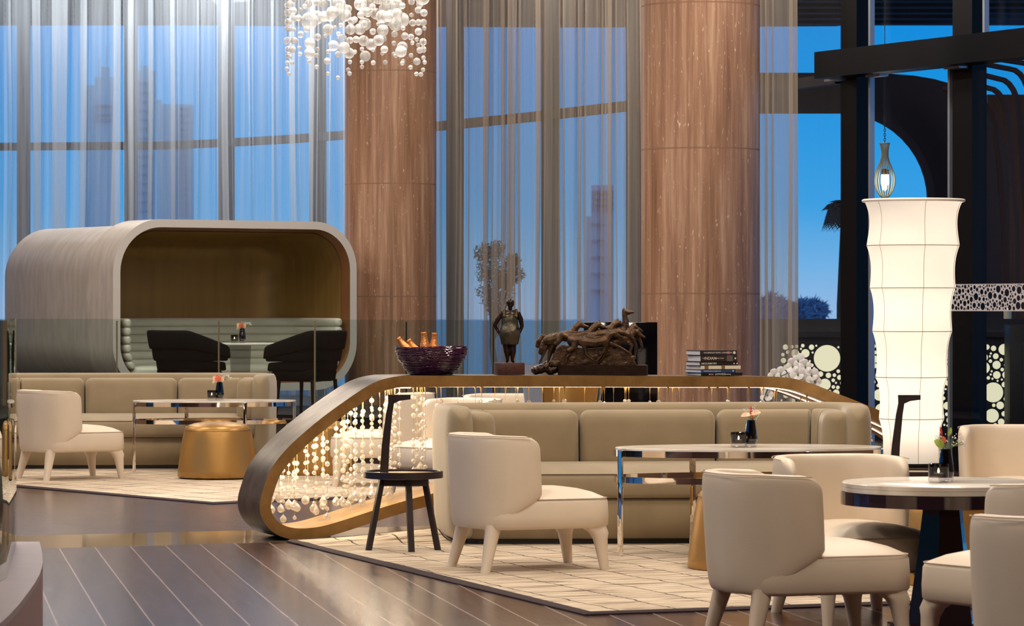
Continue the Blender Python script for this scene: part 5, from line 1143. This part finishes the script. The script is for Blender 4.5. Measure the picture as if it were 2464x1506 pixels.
sphere = MB().sph((0, 0, 0), 1, 3)
bm_ = {0: sphere.mesh('glass_bubble'), 1: sphere.mesh('glass_bubble')}
for k, m_ in ((0, 'bubble'), (1, 'bubble_clear')): bm_[k].materials.append(M[m_]); bm_[k].shade_smooth()
for px, py, r, cl_ in big_:
    y = byy(r); o = bpy.data.objects.new('glass_bubble', bm_[int(cl_)]); C.objects.link(o); o.parent = ch; f = (cY + y) / cY
    o.location = (xa(px) + X(856, cY) * (f - 1) + (px - 856) * s_ * (f - 1), y, CH + (HY - py) * (cY + y) / F - 5.95); o.scale = (r * s_,) * 3; wires.tube([o.location, (o.location.x, y, 0)], .0009, 4); placed.append(1)
mb = MB()
for px, py, r, _ in small_:
    y = byy(r); f = (cY + y) / cY; c = Vector((xa(px) + X(px, cY) * (f - 1), y, CH + (HY - py) * (cY + y) / F - 5.95)); mb.sph(c, r * s_, 2); wires.tube([c, (c.x, y, 0)], .0009, 4)
o = mb.build('small_bubbles', 'bubble', ch, ang=180); o['kind'] = 'stuff'
wires.build('wires', 'wire', ch); MB().box((0, 0, LF), (1.15, 1.15, .05), bev=.01).build('ceiling_plate', 'chrome', ch)
for x, y in ((-.35, -.6), (.35, -.6), (0, .3)):
    l = bpy.data.lights.new('added_chandelier_spot', 'SPOT'); l.energy = 430; l.color = (1, .95, .88); l.spot_size = R(50); l.spot_blend = .6; l.shadow_soft_size = .08; o = bpy.data.objects.new('added_chandelier_spot', l); C.objects.link(o); o.location = (X(856, cY) + x, cY + y, 5.85)  # unseen spots added overhead to brighten the glass bubbles
# ================================================================== left foreground curb and glass
pol = [(-2.39, 15.55), (-2.214, 15.58)] ; arc = [(103, 1350), (101, 1365), (95, 1382), (84, 1402), (70, 1422), (45, 1455), (20, 1482), (0, 1500)]
pts = [(q.x, q.y) for q in (G(a, b, .35) for a, b in [(95, 1303), (99, 1318), (102, 1334)] + arc)]; pts = pts + [(-1.80, 10.6), (-2.0, 9.6), (-2.4, 8.8), (-4.2, 8.8), (-4.2, 15.6)]
kb = thing('planter_curb', 'curved mauve stone curb in the bottom left corner', 'planter', (-3, 12, 0))
MB().prism(pts, 0, .325).build('curb_wall', 'curb_side', kb, world=True); MB().prism([(x - (.0), y) for x, y in pts], .325, .35).build('curb_top', 'stone_curb', kb, world=True)
g0, g1 = G(27, 1309, .35), G(1, 1392, .35); gd = (g1 - g0).normalized()
gp = thing('glass_screen', 'thick green-edged glass screen standing on the mauve curb at the left photo edge', 'glass screen', (g0.x, g0.y, .35))
path_ = [g0.xy, g1.xy, g1.xy + Vector((.0, -1.2)), g1.xy + Vector((-.12, -2.6))]
wallpane(path_, .351, Z(766, 15.33), .024).build('pane', 'glass_curb', gp, world=True)
MB().beam([(p.x - .012, p.y, .365) for p in path_], .05, .03).build('channel', 'brass_post', gp, world=True)
# tidy helper properties
for o in bpy.data.objects:
    for k in ('_l', '_r'):
        if k in o: del o[k]
